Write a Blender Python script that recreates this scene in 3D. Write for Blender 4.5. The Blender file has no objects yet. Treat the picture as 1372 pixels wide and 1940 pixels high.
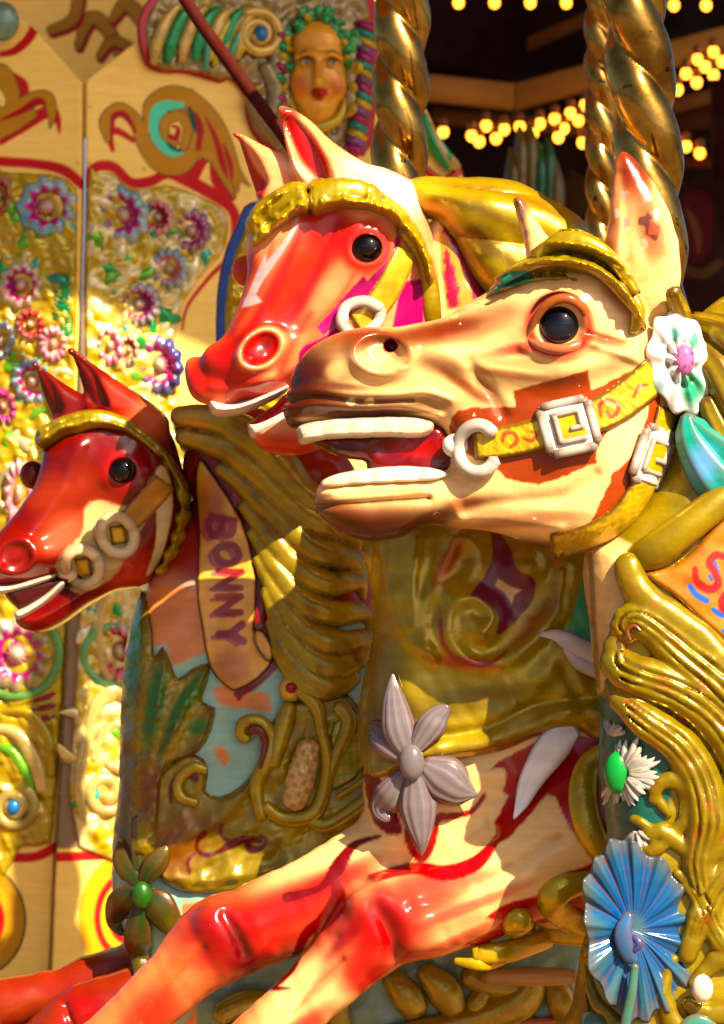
import bpy, math, random
import numpy as np
random.seed(4); RNG=np.random.default_rng(7)
C=bpy.context.scene.collection
D0=6.0                       # camera distance to the plane of the nearest head
f32=np.float32
# ---------------------------------------------------------------- helpers
def to_world(P,Y0):
    s=(D0+Y0)/D0
    P=np.asarray(P,float)
    return np.stack([(P[:,0]-686)/1000*s, Y0+P[:,2]/1000*s, (970-P[:,1])/1000*s],1)
def lin(c):
    if isinstance(c,str): c=[int(c[i:i+2],16)/255 for i in (0,2,4)]
    return np.array([x/12.92 if x<=0.04045 else ((x+0.055)/1.055)**2.4 for x in c])
def cr(pts,n=6,closed=False):
    p=np.array(pts,float); N=len(p); out=[]
    rng=range(N if closed else N-1)
    t=(np.arange(n)/n)[:,None]
    for i in rng:
        if closed: a,b,c,d=p[i-1],p[i],p[(i+1)%N],p[(i+2)%N]
        else: a,b,c,d=p[max(i-1,0)],p[i],p[i+1],p[min(i+2,N-1)]
        out.append(0.5*((2*b)+(c-a)*t+(2*a-5*b+4*c-d)*t**2+(-a+3*b-3*c+d)*t**3))
    if not closed: out.append(p[-1:])
    return np.concatenate(out)
def sm(x): 
    x=np.clip(x,0,1); return x*x*(3-2*x)
def polysd(X,Y,poly,spl=5):
    """signed distance (negative inside) to a closed outline"""
    q=cr(poly,spl,True) if spl>1 else np.array(poly,float)
    X=np.asarray(X,f32); Y=np.asarray(Y,f32); sh=X.shape; X=X.ravel(); Y=Y.ravel()
    best=np.full(X.shape,1e12,f32); ins=np.zeros(X.shape,bool)
    for i in range(len(q)):
        ax,ay=q[i]; bx,by=q[(i+1)%len(q)]
        ex,ey=bx-ax,by-ay; L=ex*ex+ey*ey
        if L<1e-9: continue
        wx=X-f32(ax); wy=Y-f32(ay)
        t=np.clip((wx*f32(ex)+wy*f32(ey))/f32(L),0,1)
        dx=wx-t*f32(ex); dy=wy-t*f32(ey)
        np.minimum(best,dx*dx+dy*dy,out=best)
        if ay!=by:
            c=((Y>=ay)!=(Y>=by))
            xi=ax+(Y-ay)*(ex/ey)
            ins^=c&(X<xi)
    d=np.sqrt(best); d[ins]*=-1
    return d.reshape(sh)
def strokesd(X,Y,pts,spl=6):
    """distance to a stroke of varying half width; pts (x,y,w). negative inside; also returns param t"""
    q=cr(pts,spl) if spl>1 else np.array(pts,float)
    X=np.asarray(X,f32); Y=np.asarray(Y,f32)
    best=np.full(X.shape,1e6,f32)
    for i in range(len(q)-1):
        a,b=q[i],q[i+1]; ex,ey=b[0]-a[0],b[1]-a[1]; L=ex*ex+ey*ey+1e-9
        wx=X-f32(a[0]); wy=Y-f32(a[1])
        t=np.clip((wx*f32(ex)+wy*f32(ey))/f32(L),0,1)
        dd=np.sqrt((wx-t*f32(ex))**2+(wy-t*f32(ey))**2)-(f32(a[2])+t*f32(b[2]-a[2]))
        np.minimum(best,dd,out=best)
    return best
def wob(X,Y,s,seed=0,n=9,Z=0):
    """smooth irregular field about -1..1, feature size s"""
    r=np.random.default_rng(seed); o=0
    for i in range(n):
        a=r.uniform(0,math.tau); k=math.tau/(s*r.uniform(.6,1.7)); e=r.uniform(-.6,.6)
        o=o+np.sin((X*math.cos(a)+Y*math.sin(a))*k+Z*e*k+r.uniform(0,math.tau)+1.3*np.sin((X*math.sin(a*3)+Y*math.cos(a*2))*k*.45))
    return o/n*1.7
def rich(c):
    """enamel colours are deep: pull them away from grey"""
    c=np.clip(c,0,1); m=c.max(1,keepdims=True)+1e-6
    return (c/m)**1.5*m**1.4
class Vol:
    def __init__(s,x0,x1,y0,y1,d0,d1,v):
        s.v=v; s.o=(x0,y0,d0)
        s.x=np.arange(x0,x1+v,v,dtype=f32); s.y=np.arange(y0,y1+v,v,dtype=f32); s.d=np.arange(d0,d1+v,v,dtype=f32)
        s.f=np.full((len(s.x),len(s.y),len(s.d)),80,f32)
        s.X,s.Y=np.meshgrid(s.x,s.y,indexing='ij')
    def _sl(s,lo,hi):
        r=[]
        for a,l,h in zip((s.x,s.y,s.d),lo,hi):
            i=max(0,int((l-a[0])/s.v)); j=min(len(a),int((h-a[0])/s.v)+2)
            r.append(slice(i,max(i,j)))
        return tuple(r)
    def _mix(s,sl,g,k,op):
        f=s.f[sl]
        if f.size==0: return
        g=g.astype(f32,copy=False)
        if op=='-': g=-g; f2=-f; 
        if op=='+':
            if k>0:
                h=np.maximum(k-np.abs(f-g),0)/k; s.f[sl]=np.minimum(f,g)-h*h*k*f32(.25)
            else: s.f[sl]=np.minimum(f,g)
        else:
            if k>0:
                h=np.maximum(k-np.abs(f-g),0)/k; s.f[sl]=np.maximum(f,g)+h*h*k*f32(.25)
            else: s.f[sl]=np.maximum(f,g)
    def ell(s,c,r,ang=0,k=12,op='+',yaw=0):
        R=max(r)+k+s.v*3; sl=s._sl([c[0]-R,c[1]-R,c[2]-R],[c[0]+R,c[1]+R,c[2]+R])
        x=s.x[sl[0]][:,None,None]-c[0]; y=s.y[sl[1]][None,:,None]-c[1]; d=s.d[sl[2]][None,None,:]-c[2]
        if yaw:
            cy,sy=math.cos(math.radians(yaw)),math.sin(math.radians(yaw)); x,d=x*cy+d*sy,-x*sy+d*cy
        ca,sa=math.cos(math.radians(ang)),math.sin(math.radians(ang))
        u=(x*ca+y*sa)/r[0]; w=(-x*sa+y*ca)/r[1]; q=np.sqrt(u*u+w*w+(d/r[2])**2)
        s._mix(sl,(q-1)*min(r),k,op); return s
    def chain(s,pts,k=12,op='+',spl=5,fl=1.0):
        """pts (x,y,d,r); fl flattens along depth"""
        q=cr(pts,spl) if spl>1 else np.array(pts,float)
        R=q[:,3].max()*max(1,fl)+k+s.v*3
        sl=s._sl(q[:,:3].min(0)-R,q[:,:3].max(0)+R)
        x=s.x[sl[0]][:,None,None]; y=s.y[sl[1]][None,:,None]; d=s.d[sl[2]][None,None,:]
        if s.f[sl].size==0: return s
        g=np.full(s.f[sl].shape,1e3,f32)
        for a,b in zip(q[:-1],q[1:]):
            rr=max(a[3],b[3])*max(1,fl)+k+s.v*3
            sb=s._sl(np.minimum(a[:3],b[:3])-rr,np.maximum(a[:3],b[:3])+rr)
            loc=tuple(slice(max(0,t.start-u.start),max(0,t.stop-u.start)) for t,u in zip(sb,sl))
            X=s.x[sb[0]][:,None,None]-f32(a[0]); Y=s.y[sb[1]][None,:,None]-f32(a[1]); Dd=(s.d[sb[2]][None,None,:]-f32(a[2]))/f32(fl)
            if X.size==0 or Y.size==0 or Dd.size==0: continue
            e=(b[:3]-a[:3]); e=np.array([e[0],e[1],e[2]/fl]); L=float((e**2).sum())+1e-6
            t=np.clip((X*f32(e[0])+Y*f32(e[1])+Dd*f32(e[2]))/f32(L),0,1)
            dist=np.sqrt((X-t*f32(e[0]))**2+(Y-t*f32(e[1]))**2+(Dd-t*f32(e[2]))**2)-(f32(a[3])+t*f32(b[3]-a[3]))
            g[loc]=np.minimum(g[loc],dist)
        s._mix(sl,g,k,op); return s
    def slab(s,poly,T,R,dc=0,k=12,op='+',spl=5,disp=None):
        """outline inflated into a solid: T half thickness (number or function), R rounding radius, dc mid depth (number or function)"""
        p=cr(poly,spl,True) if spl>1 else np.array(poly,float)
        m=k+s.v*4
        sl=s._sl([p[:,0].min()-m,p[:,1].min()-m,-1e4],[p[:,0].max()+m,p[:,1].max()+m,1e4])
        X=s.X[sl[0],sl[1]]; Y=s.Y[sl[0],sl[1]]
        Dp=polysd(X,Y,p,1)
        Tv=(T(X,Y) if callable(T) else T+0*X).astype(f32); dv=(dc(X,Y) if callable(dc) else dc+0*X).astype(f32)
        q=np.maximum(Dp+R,0); dd=np.abs(s.d[None,None,:]-dv[:,:,None])*(R/Tv)[:,:,None]
        g=np.sqrt(q[:,:,None]**2+dd**2)-R
        if disp is not None: g=g-disp(X,Y)[:,:,None]*np.clip(.5-(s.d[None,None,:]-dv[:,:,None])/20,0,1)
        s._mix((sl[0],sl[1],slice(0,len(s.d))),g.astype(f32),k,op); return s
    def disp(s,H,dm=0,w=15,back=True):
        """push the surface out by the 2D height H (function of x,y) on the near side (and mirrored on the far side)"""
        h=H(s.X,s.Y).astype(f32)[:,:,None]
        wt=np.clip(.5-(s.d[None,None,:]-dm)/w,0,1)
        if back: wt=np.maximum(wt,np.clip(.5+(s.d[None,None,:]-dm)/w,0,1))
        s.f-=h*wt; return s
    def front(s):
        neg=s.f<0; has=neg.any(2); i=neg.argmax(2); i0=np.maximum(i-1,0)
        I,J=np.indices(i.shape); a=s.f[I,J,i0]; b=s.f[I,J,i]
        t=np.where(i>0,a/np.maximum(a-b,1e-6),0); F=s.d[i0]+t*s.v
        F=np.where(has,F,np.nan)
        # fill outside by growing
        for _ in range(12):
            m=np.isnan(F)
            if not m.any(): break
            acc=np.zeros_like(F); n=np.zeros_like(F)
            for dx,dy in ((1,0),(-1,0),(0,1),(0,-1)):
                g=np.roll(F,(dx,dy),(0,1)); ok=~np.isnan(g); acc[ok]+=g[ok]; n[ok]+=1
            F=np.where(m&(n>0),acc/np.maximum(n,1),F)
        F=np.where(np.isnan(F),np.nanmax(F),F)
        for _ in range(2): F=(F*2+np.roll(F,1,0)+np.roll(F,-1,0)+np.roll(F,1,1)+np.roll(F,-1,1))/6
        s.F=F
        return s.sample
    def sample(s,x,y):
        u=np.clip((np.asarray(x,float)-s.x[0])/s.v,0,len(s.x)-1.001); w=np.clip((np.asarray(y,float)-s.y[0])/s.v,0,len(s.y)-1.001)
        i=u.astype(int); j=w.astype(int); a=u-i; b=w-j; F=s.F
        return F[i,j]*(1-a)*(1-b)+F[i+1,j]*a*(1-b)+F[i,j+1]*(1-a)*b+F[i+1,j+1]*a*b
    def mesh(s):
        f=s.f.copy(); B=1.0; f[0]=B;f[-1]=B;f[:,0]=B;f[:,-1]=B;f[:,:,0]=B;f[:,:,-1]=B
        S=f<0; n=np.zeros(tuple(k-1 for k in f.shape),np.int8)
        cs=[(a,b,c) for a in(0,1) for b in(0,1) for c in(0,1)]
        def sub(A,c): return A[c[0]:A.shape[0]-1+c[0],c[1]:A.shape[1]-1+c[1],c[2]:A.shape[2]-1+c[2]]
        for c in cs: n+=sub(S,c)
        act=(n>0)&(n<8); idx=np.argwhere(act); N=len(idx)
        vid=np.full(act.shape,-1,np.int32); vid[act]=np.arange(N)
        I,J,K=idx.T; acc=np.zeros((N,3)); cnt=np.zeros(N)
        for c in cs:
            for ax in range(3):
                if c[ax]: continue
                e=list(c); e[ax]=1
                fa=f[I+c[0],J+c[1],K+c[2]]; fb=f[I+e[0],J+e[1],K+e[2]]
                m=(fa<0)!=(fb<0); t=np.where(m,fa/np.where(m,fa-fb,1),0)
                p=np.stack([np.full(N,v,float) for v in c],1); p[:,ax]+=t
                acc[m]+=p[m]; cnt[m]+=1
        V=(idx+acc/cnt[:,None])*s.v+np.array([s.x[0],s.y[0],s.d[0]])
        Q=[]
        for ax in range(3):
            sl0=[slice(None)]*3; sl1=[slice(None)]*3; sl0[ax]=slice(0,-1); sl1[ax]=slice(1,None)
            a=S[tuple(sl0)]; b=S[tuple(sl1)]; m=a!=b
            E=np.argwhere(m); u,w=[k for k in range(3) if k!=ax]
            E=E[(E[:,u]>0)&(E[:,w]>0)&(E[:,u]<f.shape[u]-1)&(E[:,w]<f.shape[w]-1)]
            def g(du,dw):
                q=E.copy(); q[:,u]-=du; q[:,w]-=dw; return vid[q[:,0],q[:,1],q[:,2]]
            q=np.stack([g(1,1),g(0,1),g(0,0),g(1,0)],1)
            fl=a[E[:,0],E[:,1],E[:,2]]
            if ax==1: fl=~fl
            q[~fl]=q[~fl][:,::-1]
            Q.append(q)
        return V,np.concatenate(Q)
class Mesh:
    """collects geometry in picture-millimetre coordinates (x, y down, depth)"""
    def __init__(s): s.V=[];s.Q=[];s.c=[];s.m=[];s.n=0
    def add(s,V,Q,col=(.5,.5,.5),met=0.0):
        V=np.asarray(V,float); Q=np.asarray(Q,int)
        s.V.append(V); s.Q.append(Q+s.n); s.n+=len(V)
        col=np.asarray(col,float); s.c.append(np.broadcast_to(col,(len(V),3)) if col.ndim==1 else col)
        s.m.append(np.broadcast_to(np.asarray(met,float),(len(V),)))
        return s
    def vol(s,v,paint=None,col=(.5,.5,.5),met=0.0):
        V,Q=v.mesh()
        if paint is not None:
            p=Paint(V,col,met); paint(p); return s.add(V,Q,p.c,p.m)
        return s.add(V,Q,col,met)
    def build(s,name,mat,parent=None,Y0=0.0,smooth=True,label=None):
        V=to_world(np.concatenate(s.V),Y0)
        q=parent
        while q is not None: V=V-np.array(q.location); q=q.parent
        Q=np.concatenate([q if q.shape[1]==4 else np.concatenate([q,q[:,-1:]],1) for q in s.Q])
        tri=Q[:,2]==Q[:,3]
        cnt=np.where(tri,3,4); flat=Q.ravel()[np.stack([np.ones(len(Q),bool)]*3+[~tri],1).ravel()]
        me=bpy.data.meshes.new(name)
        me.vertices.add(len(V)); me.vertices.foreach_set('co',V.astype(f32).ravel())
        me.loops.add(len(flat)); me.loops.foreach_set('vertex_index',flat.astype(np.int32))
        me.polygons.add(len(Q)); st=np.concatenate([[0],np.cumsum(cnt)[:-1]])
        me.polygons.foreach_set('loop_start',st.astype(np.int32)); me.polygons.foreach_set('loop_total',cnt.astype(np.int32))
        me.update(calc_edges=True); me.validate()
        if smooth: me.polygons.foreach_set('use_smooth',np.ones(len(me.polygons),bool))
        c=rich(np.concatenate(s.c)); a=me.attributes.new('Col','FLOAT_COLOR','POINT')
        a.data.foreach_set('color',np.concatenate([c,np.ones((len(c),1))],1).astype(f32).ravel())
        a=me.attributes.new('Met','FLOAT','POINT'); a.data.foreach_set('value',(lambda q:np.where(q<.99,q*.75,q))(np.concatenate(s.m)).astype(f32))
        me.materials.append(mat)
        o=bpy.data.objects.new(name,me); C.objects.link(o)
        if parent is not None: o.parent=parent
        if label: o['label']=label
        return o
class Paint:
    def __init__(s,V,col,met=0.0):
        s.x,s.y,s.d=V[:,0],V[:,1],V[:,2]; s.c=np.tile(np.asarray(col,float),(len(V),1)); s.m=np.full(len(V),float(met))
    def put(s,w,col,met=0.0,a=1.0):
        w=(np.clip(w,0,1)*a); s.c=s.c*(1-w[:,None])+np.asarray(col)*w[:,None]; s.m=s.m*(1-w)+met*w
    def poly(s,p,col,met=0.0,soft=2.2,spl=5,a=1.0,wb=0,seed=1,near=None):
        q=np.array(p,float); b=soft*2+12
        m=np.where((s.x>q[:,0].min()-b)&(s.x<q[:,0].max()+b)&(s.y>q[:,1].min()-b)&(s.y<q[:,1].max()+b))[0]
        if near is not None: m=m[s.d[m]<near]
        if len(m)==0: return
        D=polysd(s.x[m],s.y[m],p,spl)
        if wb: D=D+wob(s.x[m],s.y[m],18,seed)*wb
        w=np.zeros(len(s.x)); w[m]=sm(.5-D/(2*soft)); s.put(w,col,met,a)
    def stroke(s,p,col,met=0.0,soft=2.0,spl=6,a=1.0,near=None):
        q=np.array(p,float); b=q[:,2].max()+soft*2+10
        m=np.where((s.x>q[:,0].min()-b)&(s.x<q[:,0].max()+b)&(s.y>q[:,1].min()-b)&(s.y<q[:,1].max()+b))[0]
        if near is not None: m=m[s.d[m]<near]
        if len(m)==0: return
        D=strokesd(s.x[m],s.y[m],p,spl); w=np.zeros(len(s.x)); w[m]=sm(.5-D/(2*soft)); s.put(w,col,met,a)
    def blob(s,x,y,rx,ry,col,a=1.0,ang=0,met=None,pw=1.9):
        ca,sa=math.cos(math.radians(ang)),math.sin(math.radians(ang)); X=s.x-x; Y=s.y-y
        q=((X*ca+Y*sa)/rx)**2+((-X*sa+Y*ca)/ry)**2
        w=np.exp(-q**pw*1.2)*a
        s.c=s.c*(1-w[:,None])+np.asarray(col)*w[:,None]
        if met is not None: s.m=s.m*(1-w)+met*w
def sweep(pts,fl=1.0,n=14,spl=6,groove=0,ng=5,cap=True,upd=None):
    """tube along pts (x,y,d,r); flattened by fl along the depth; optional lengthwise grooves"""
    q=cr(pts,spl); P=q[:,:3]; R=q[:,3]
    T=np.gradient(P,axis=0); T/=np.linalg.norm(T,axis=1)[:,None]+1e-9
    up=np.array([0,0,-1.0]); S=np.cross(T,up); S/=np.linalg.norm(S,axis=1)[:,None]+1e-9
    U=np.cross(S,T)
    th=np.arange(n)/n*math.tau; rr=1+groove*np.cos(th*ng)
    V=P[:,None,:]+R[:,None,None]*(S[:,None,:]*(np.cos(th)*rr)[None,:,None]+U[:,None,:]*(np.sin(th)*rr*fl)[None,:,None])
    k=len(P); V=V.reshape(-1,3)
    i=np.arange(k-1)[:,None]*n; j=np.arange(n)[None,:]; j2=(j+1)%n
    Q=np.stack([i+j,i+j2,i+n+j2,i+n+j],-1).reshape(-1,4)
    if cap:
        V=np.concatenate([V,P[:1]-T[:1]*R[0]*.6,P[-1:]+T[-1:]*R[-1]*.6]); a=k*n; jj=np.arange(n); j3=(jj+1)%n
        Q=np.concatenate([Q,np.stack([np.full(n,a),j3,jj,jj],1),np.stack([np.full(n,a+1),(k-1)*n+jj,(k-1)*n+j3,(k-1)*n+j3],1)])
    return V,Q
def fpts(pts,F,off=0):
    """(x,y,r[,extra]) -> (x,y,depth on the surface,r)"""
    return [(p[0],p[1],float(F(p[0],p[1]))+off+(p[3] if len(p)>3 else 0),p[2]) for p in pts]
def patch(poly,F,h=8,rr=8,res=3,spl=5,H=None,sink=3):
    """raised carved piece following the surface F inside an outline. returns V,Q,edge distance"""
    p=cr(poly,spl,True) if spl>1 else np.array(poly,float)
    x=np.arange(p[:,0].min()-res,p[:,0].max()+2*res,res); y=np.arange(p[:,1].min()-res,p[:,1].max()+2*res,res)
    X,Y=np.meshgrid(x,y,indexing='ij'); Dp=polysd(X,Y,p,1).astype(float)
    gx,gy=np.gradient(Dp,res); g=np.hypot(gx,gy)+1e-6; gx/=g;gy/=g
    sn=np.abs(Dp)<.5*res
    use=Dp<.5*res
    X2=np.where(sn,X-Dp*gx,X); Y2=np.where(sn,Y-Dp*gy,Y); e=np.where(sn,0,-Dp)
    prof=np.sqrt(np.clip(1-(1-np.clip(e/rr,0,1))**2,0,1))
    Z=F(X2,Y2)-h*prof+sink*(e<=0)
    if H is not None: Z=Z-H(X2,Y2)*np.clip(e/rr,0,1)
    ids=np.full(X.shape,-1); ids[use]=np.arange(use.sum())
    V=np.stack([X2[use],Y2[use],Z[use]],1)
    a,b,c,d=ids[:-1,:-1],ids[1:,:-1],ids[1:,1:],ids[:-1,1:]
    m=(a>=0)&(b>=0)&(c>=0)&(d>=0)
    Q=np.stack([a[m],d[m],c[m],b[m]],1)
    T=[]
    for t in ((a,d,c,b),(b,a,d,c),(c,b,a,d),(d,c,b,a)):
        mm=(t[0]>=0)&(t[1]>=0)&(t[2]>=0)&(t[3]<0); T.append(np.stack([t[0][mm],t[1][mm],t[2][mm],t[2][mm]],1))
    Q=np.concatenate([Q]+T)[:,::-1]
    Q=np.where(Q[:,[0]]==Q[:,[1]],Q[:,[1,2,3,3]],Q)
    return V,Q,e[use]
def disc(cx,cy,rx,ry,d,H,nr=14,nt=48,ang=0,rim=None,tilt=(0,0)):
    """radial relief (flowers, eyes): H(r,theta)->height, rim(theta)->radius factor"""
    r=np.linspace(0,1,nr+1)[1:]; t=np.arange(nt)/nt*math.tau; Rr,Tt=np.meshgrid(r,t,indexing='ij')
    rf=rim(Tt) if rim else 1.0
    u=Rr*rf*np.cos(Tt)*rx; w=Rr*rf*np.sin(Tt)*ry; a=math.radians(ang)
    X=cx+u*math.cos(a)-w*math.sin(a); Y=cy+u*math.sin(a)+w*math.cos(a); Z=d-H(Rr,Tt)+tilt[0]*(X-cx)+tilt[1]*(Y-cy)
    V=np.concatenate([[[cx,cy,d-float(H(np.array(0.0),np.array(0.0)))]],np.stack([X,Y,Z],-1).reshape(-1,3)])
    j=np.arange(nt); j2=(j+1)%nt
    Q=[np.stack([np.zeros(nt,int),1+j2,1+j,1+j],1)]
    for i in range(nr-1): Q.append(np.stack([1+i*nt+j,1+i*nt+j2,1+(i+1)*nt+j2,1+(i+1)*nt+j],1))
    # skirt back so that it has a thickness
    b=len(V); last=V[1+(nr-1)*nt:].copy(); last[:,2]=d+tilt[0]*(last[:,0]-cx)+tilt[1]*(last[:,1]-cy)+6; last[:,0]=cx+(last[:,0]-cx)*.85; last[:,1]=cy+(last[:,1]-cy)*.85
    V=np.concatenate([V,last]); i=1+(nr-1)*nt
    Q.append(np.stack([i+j,i+j2,b+j2,b+j],1))
    Q=np.concatenate(Q); rt=np.concatenate([[0],Rr.ravel(),np.ones(nt)]),np.concatenate([[0],Tt.ravel(),t])
    return V,Q,rt[0],rt[1]
def ball(c,r,n=24,m=14):
    r=np.broadcast_to(np.asarray(r,float),(3,)); V=[];Q=[]
    ph=np.linspace(0,math.pi,m+1)[1:-1]; th=np.arange(n)/n*math.tau
    P,T=np.meshgrid(ph,th,indexing='ij')
    V=np.stack([c[0]+r[0]*np.sin(P)*np.cos(T),c[1]+r[1]*np.sin(P)*np.sin(T),c[2]-r[2]*np.cos(P)],-1).reshape(-1,3)
    V=np.concatenate([V,[[c[0],c[1],c[2]-r[2]],[c[0],c[1],c[2]+r[2]]]]); j=np.arange(n); j2=(j+1)%n; a=len(V)-2
    Q=[np.stack([np.full(n,a),j2,j,j],1)]
    for i in range(m-2): Q.append(np.stack([i*n+j,i*n+j2,(i+1)*n+j2,(i+1)*n+j],1))
    Q.append(np.stack([(m-2)*n+j,(m-2)*n+j2,np.full(n,a+1),np.full(n,a+1)],1))
    return V,np.concatenate(Q)
def box(x0,x1,y0,y1,d0,d1):
    V=[(x,y,d) for x in(x0,x1) for y in(y0,y1) for d in(d0,d1)]
    return V,[(0,1,3,2),(4,6,7,5),(0,4,5,1),(2,3,7,6),(0,2,6,4),(1,5,7,3)]
# ---------------------------------------------------------------- materials
def mk(name,rough=.3,coat=.4,mottle=.25,mscale=14,bump=.25,bscale=60,chips=0.0,chipcol=(.75,.62,.42),tint=None,spec=.5,crev=0.0,crevcol=(.10,.022,.003)):
    m=bpy.data.materials.new(name); m.use_nodes=True; N=m.node_tree.nodes; L=m.node_tree.links; b=N['Principled BSDF']
    tc=N.new('ShaderNodeTexCoord'); at=N.new('ShaderNodeAttribute'); at.attribute_name='Col'; am=N.new('ShaderNodeAttribute'); am.attribute_name='Met'
    n1=N.new('ShaderNodeTexNoise'); n1.inputs['Scale'].default_value=mscale; n1.inputs['Detail'].default_value=8; n1.inputs['Roughness'].default_value=.62
    L.new(tc.outputs['Object'],n1.inputs['Vector'])
    r1=N.new('ShaderNodeMapRange'); r1.inputs[1].default_value=.32; r1.inputs[2].default_value=.68; r1.inputs[3].default_value=0; r1.inputs[4].default_value=1
    L.new(n1.outputs['Fac'],r1.inputs[0])
    mx=N.new('ShaderNodeMix'); mx.data_type='RGBA'; mx.blend_type='MULTIPLY'; mx.inputs[0].default_value=mottle
    L.new(at.outputs['Color'],mx.inputs[6])
    rp=N.new('ShaderNodeMix'); rp.data_type='RGBA'; tint=tint or (.45,.38,.3)
    rp.inputs[6].default_value=(*tint,1); rp.inputs[7].default_value=(1,1,1,1); L.new(r1.outputs[0],rp.inputs[0]); L.new(rp.outputs[2],mx.inputs[7])
    out=mx.outputs[2]
    mpg=N.new('ShaderNodeMapping'); mpg.inputs['Scale'].default_value=(9,9,70); mpg.inputs['Rotation'].default_value=(.3,.9,.2); L.new(tc.outputs['Object'],mpg.inputs['Vector'])
    ns=N.new('ShaderNodeTexNoise'); ns.inputs['Scale'].default_value=1; ns.inputs['Detail'].default_value=5; L.new(mpg.outputs[0],ns.inputs['Vector'])
    rs=N.new('ShaderNodeMapRange'); rs.inputs[1].default_value=.3; rs.inputs[2].default_value=.7; rs.inputs[3].default_value=.66; rs.inputs[4].default_value=1.12; L.new(ns.outputs['Fac'],rs.inputs[0])
    ms=N.new('ShaderNodeMix'); ms.data_type='RGBA'; ms.blend_type='MULTIPLY'; ms.inputs[0].default_value=.4 if coat>0 else .25; L.new(out,ms.inputs[6]); L.new(rs.outputs[0],ms.inputs[7]); out=ms.outputs[2]
    nb=N.new('ShaderNodeTexNoise'); nb.inputs['Scale'].default_value=bscale; nb.inputs['Detail'].default_value=7; L.new(tc.outputs['Object'],nb.inputs['Vector'])
    if chips>0:
        nc=N.new('ShaderNodeTexNoise'); nc.inputs['Scale'].default_value=22; nc.inputs['Detail'].default_value=9; nc.inputs['Roughness'].default_value=.66; L.new(tc.outputs['Object'],nc.inputs['Vector'])
        rc=N.new('ShaderNodeMapRange'); rc.inputs[1].default_value=.72-chips; rc.inputs[2].default_value=.73-chips; L.new(nc.outputs['Fac'],rc.inputs[0])
        m2=N.new('ShaderNodeMix'); m2.data_type='RGBA'; m2.inputs[7].default_value=(*chipcol,1); L.new(rc.outputs[0],m2.inputs[0]); L.new(out,m2.inputs[6]); out=m2.outputs[2]
    if crev>0:  # hollows darkened by curvature: antiquing wash that also paints deeper shade in recesses
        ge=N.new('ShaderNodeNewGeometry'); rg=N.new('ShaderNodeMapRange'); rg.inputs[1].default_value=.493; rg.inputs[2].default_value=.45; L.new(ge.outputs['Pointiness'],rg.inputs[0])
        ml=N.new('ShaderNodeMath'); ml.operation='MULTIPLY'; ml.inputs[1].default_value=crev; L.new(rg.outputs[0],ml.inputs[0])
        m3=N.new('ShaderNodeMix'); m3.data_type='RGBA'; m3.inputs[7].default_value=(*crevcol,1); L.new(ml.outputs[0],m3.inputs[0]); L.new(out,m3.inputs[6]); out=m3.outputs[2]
    L.new(out,b.inputs['Base Color']); L.new(am.outputs['Fac'],b.inputs['Metallic'])
    rr=N.new('ShaderNodeMapRange'); rr.inputs[1].default_value=.3; rr.inputs[2].default_value=.7; rr.inputs[3].default_value=rough*1.35; rr.inputs[4].default_value=rough*.75
    L.new(n1.outputs['Fac'],rr.inputs[0]); L.new(rr.outputs[0],b.inputs['Roughness'])
    b.inputs['Coat Weight'].default_value=coat; b.inputs['Coat Roughness'].default_value=.12; b.inputs['Specular IOR Level'].default_value=spec
    n3=N.new('ShaderNodeTexNoise'); n3.inputs['Scale'].default_value=bscale*.22; n3.inputs['Detail'].default_value=2; L.new(tc.outputs['Object'],n3.inputs['Vector'])
    ad=N.new('ShaderNodeMath'); ad.operation='MULTIPLY_ADD'; ad.inputs[1].default_value=.22; L.new(n3.outputs['Fac'],ad.inputs[0]); L.new(nb.outputs['Fac'],ad.inputs[2])
    bp=N.new('ShaderNodeBump'); bp.inputs['Strength'].default_value=bump; bp.inputs['Distance'].default_value=.0035
    L.new(ad.outputs[0],bp.inputs['Height']); L.new(bp.outputs[0],b.inputs['Normal']); L.new(bp.outputs[0],b.inputs['Coat Normal'])
    return m
def emit(name,col,st):
    m=bpy.data.materials.new(name); m.use_nodes=True; b=m.node_tree.nodes['Principled BSDF']
    b.inputs['Base Color'].default_value=(*col,1); b.inputs['Emission Color'].default_value=(*col,1); b.inputs['Emission Strength'].default_value=st; return m
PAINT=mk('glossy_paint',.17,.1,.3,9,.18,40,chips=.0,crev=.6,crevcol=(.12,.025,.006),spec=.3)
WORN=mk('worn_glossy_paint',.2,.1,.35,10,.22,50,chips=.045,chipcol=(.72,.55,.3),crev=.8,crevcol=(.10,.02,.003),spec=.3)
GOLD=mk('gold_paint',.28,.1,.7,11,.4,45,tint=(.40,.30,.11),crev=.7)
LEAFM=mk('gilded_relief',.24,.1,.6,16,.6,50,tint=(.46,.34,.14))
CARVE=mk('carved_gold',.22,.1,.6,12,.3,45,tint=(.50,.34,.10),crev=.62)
DARKM=mk('dull_dark_board',.8,0,.5,6,.2,40,spec=.15)
BRASS=mk('tarnished_brass',.17,.0,.9,13,.35,26,chips=.085,chipcol=(.02,.014,.01),tint=(.26,.17,.09))
EYE=mk('polished_eye',.05,0,.05,20,0,50,spec=.4)
BOARD=mk('painted_board',.5,0,.22,5,.12,90,spec=.2,tint=(.6,.45,.25))
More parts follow.
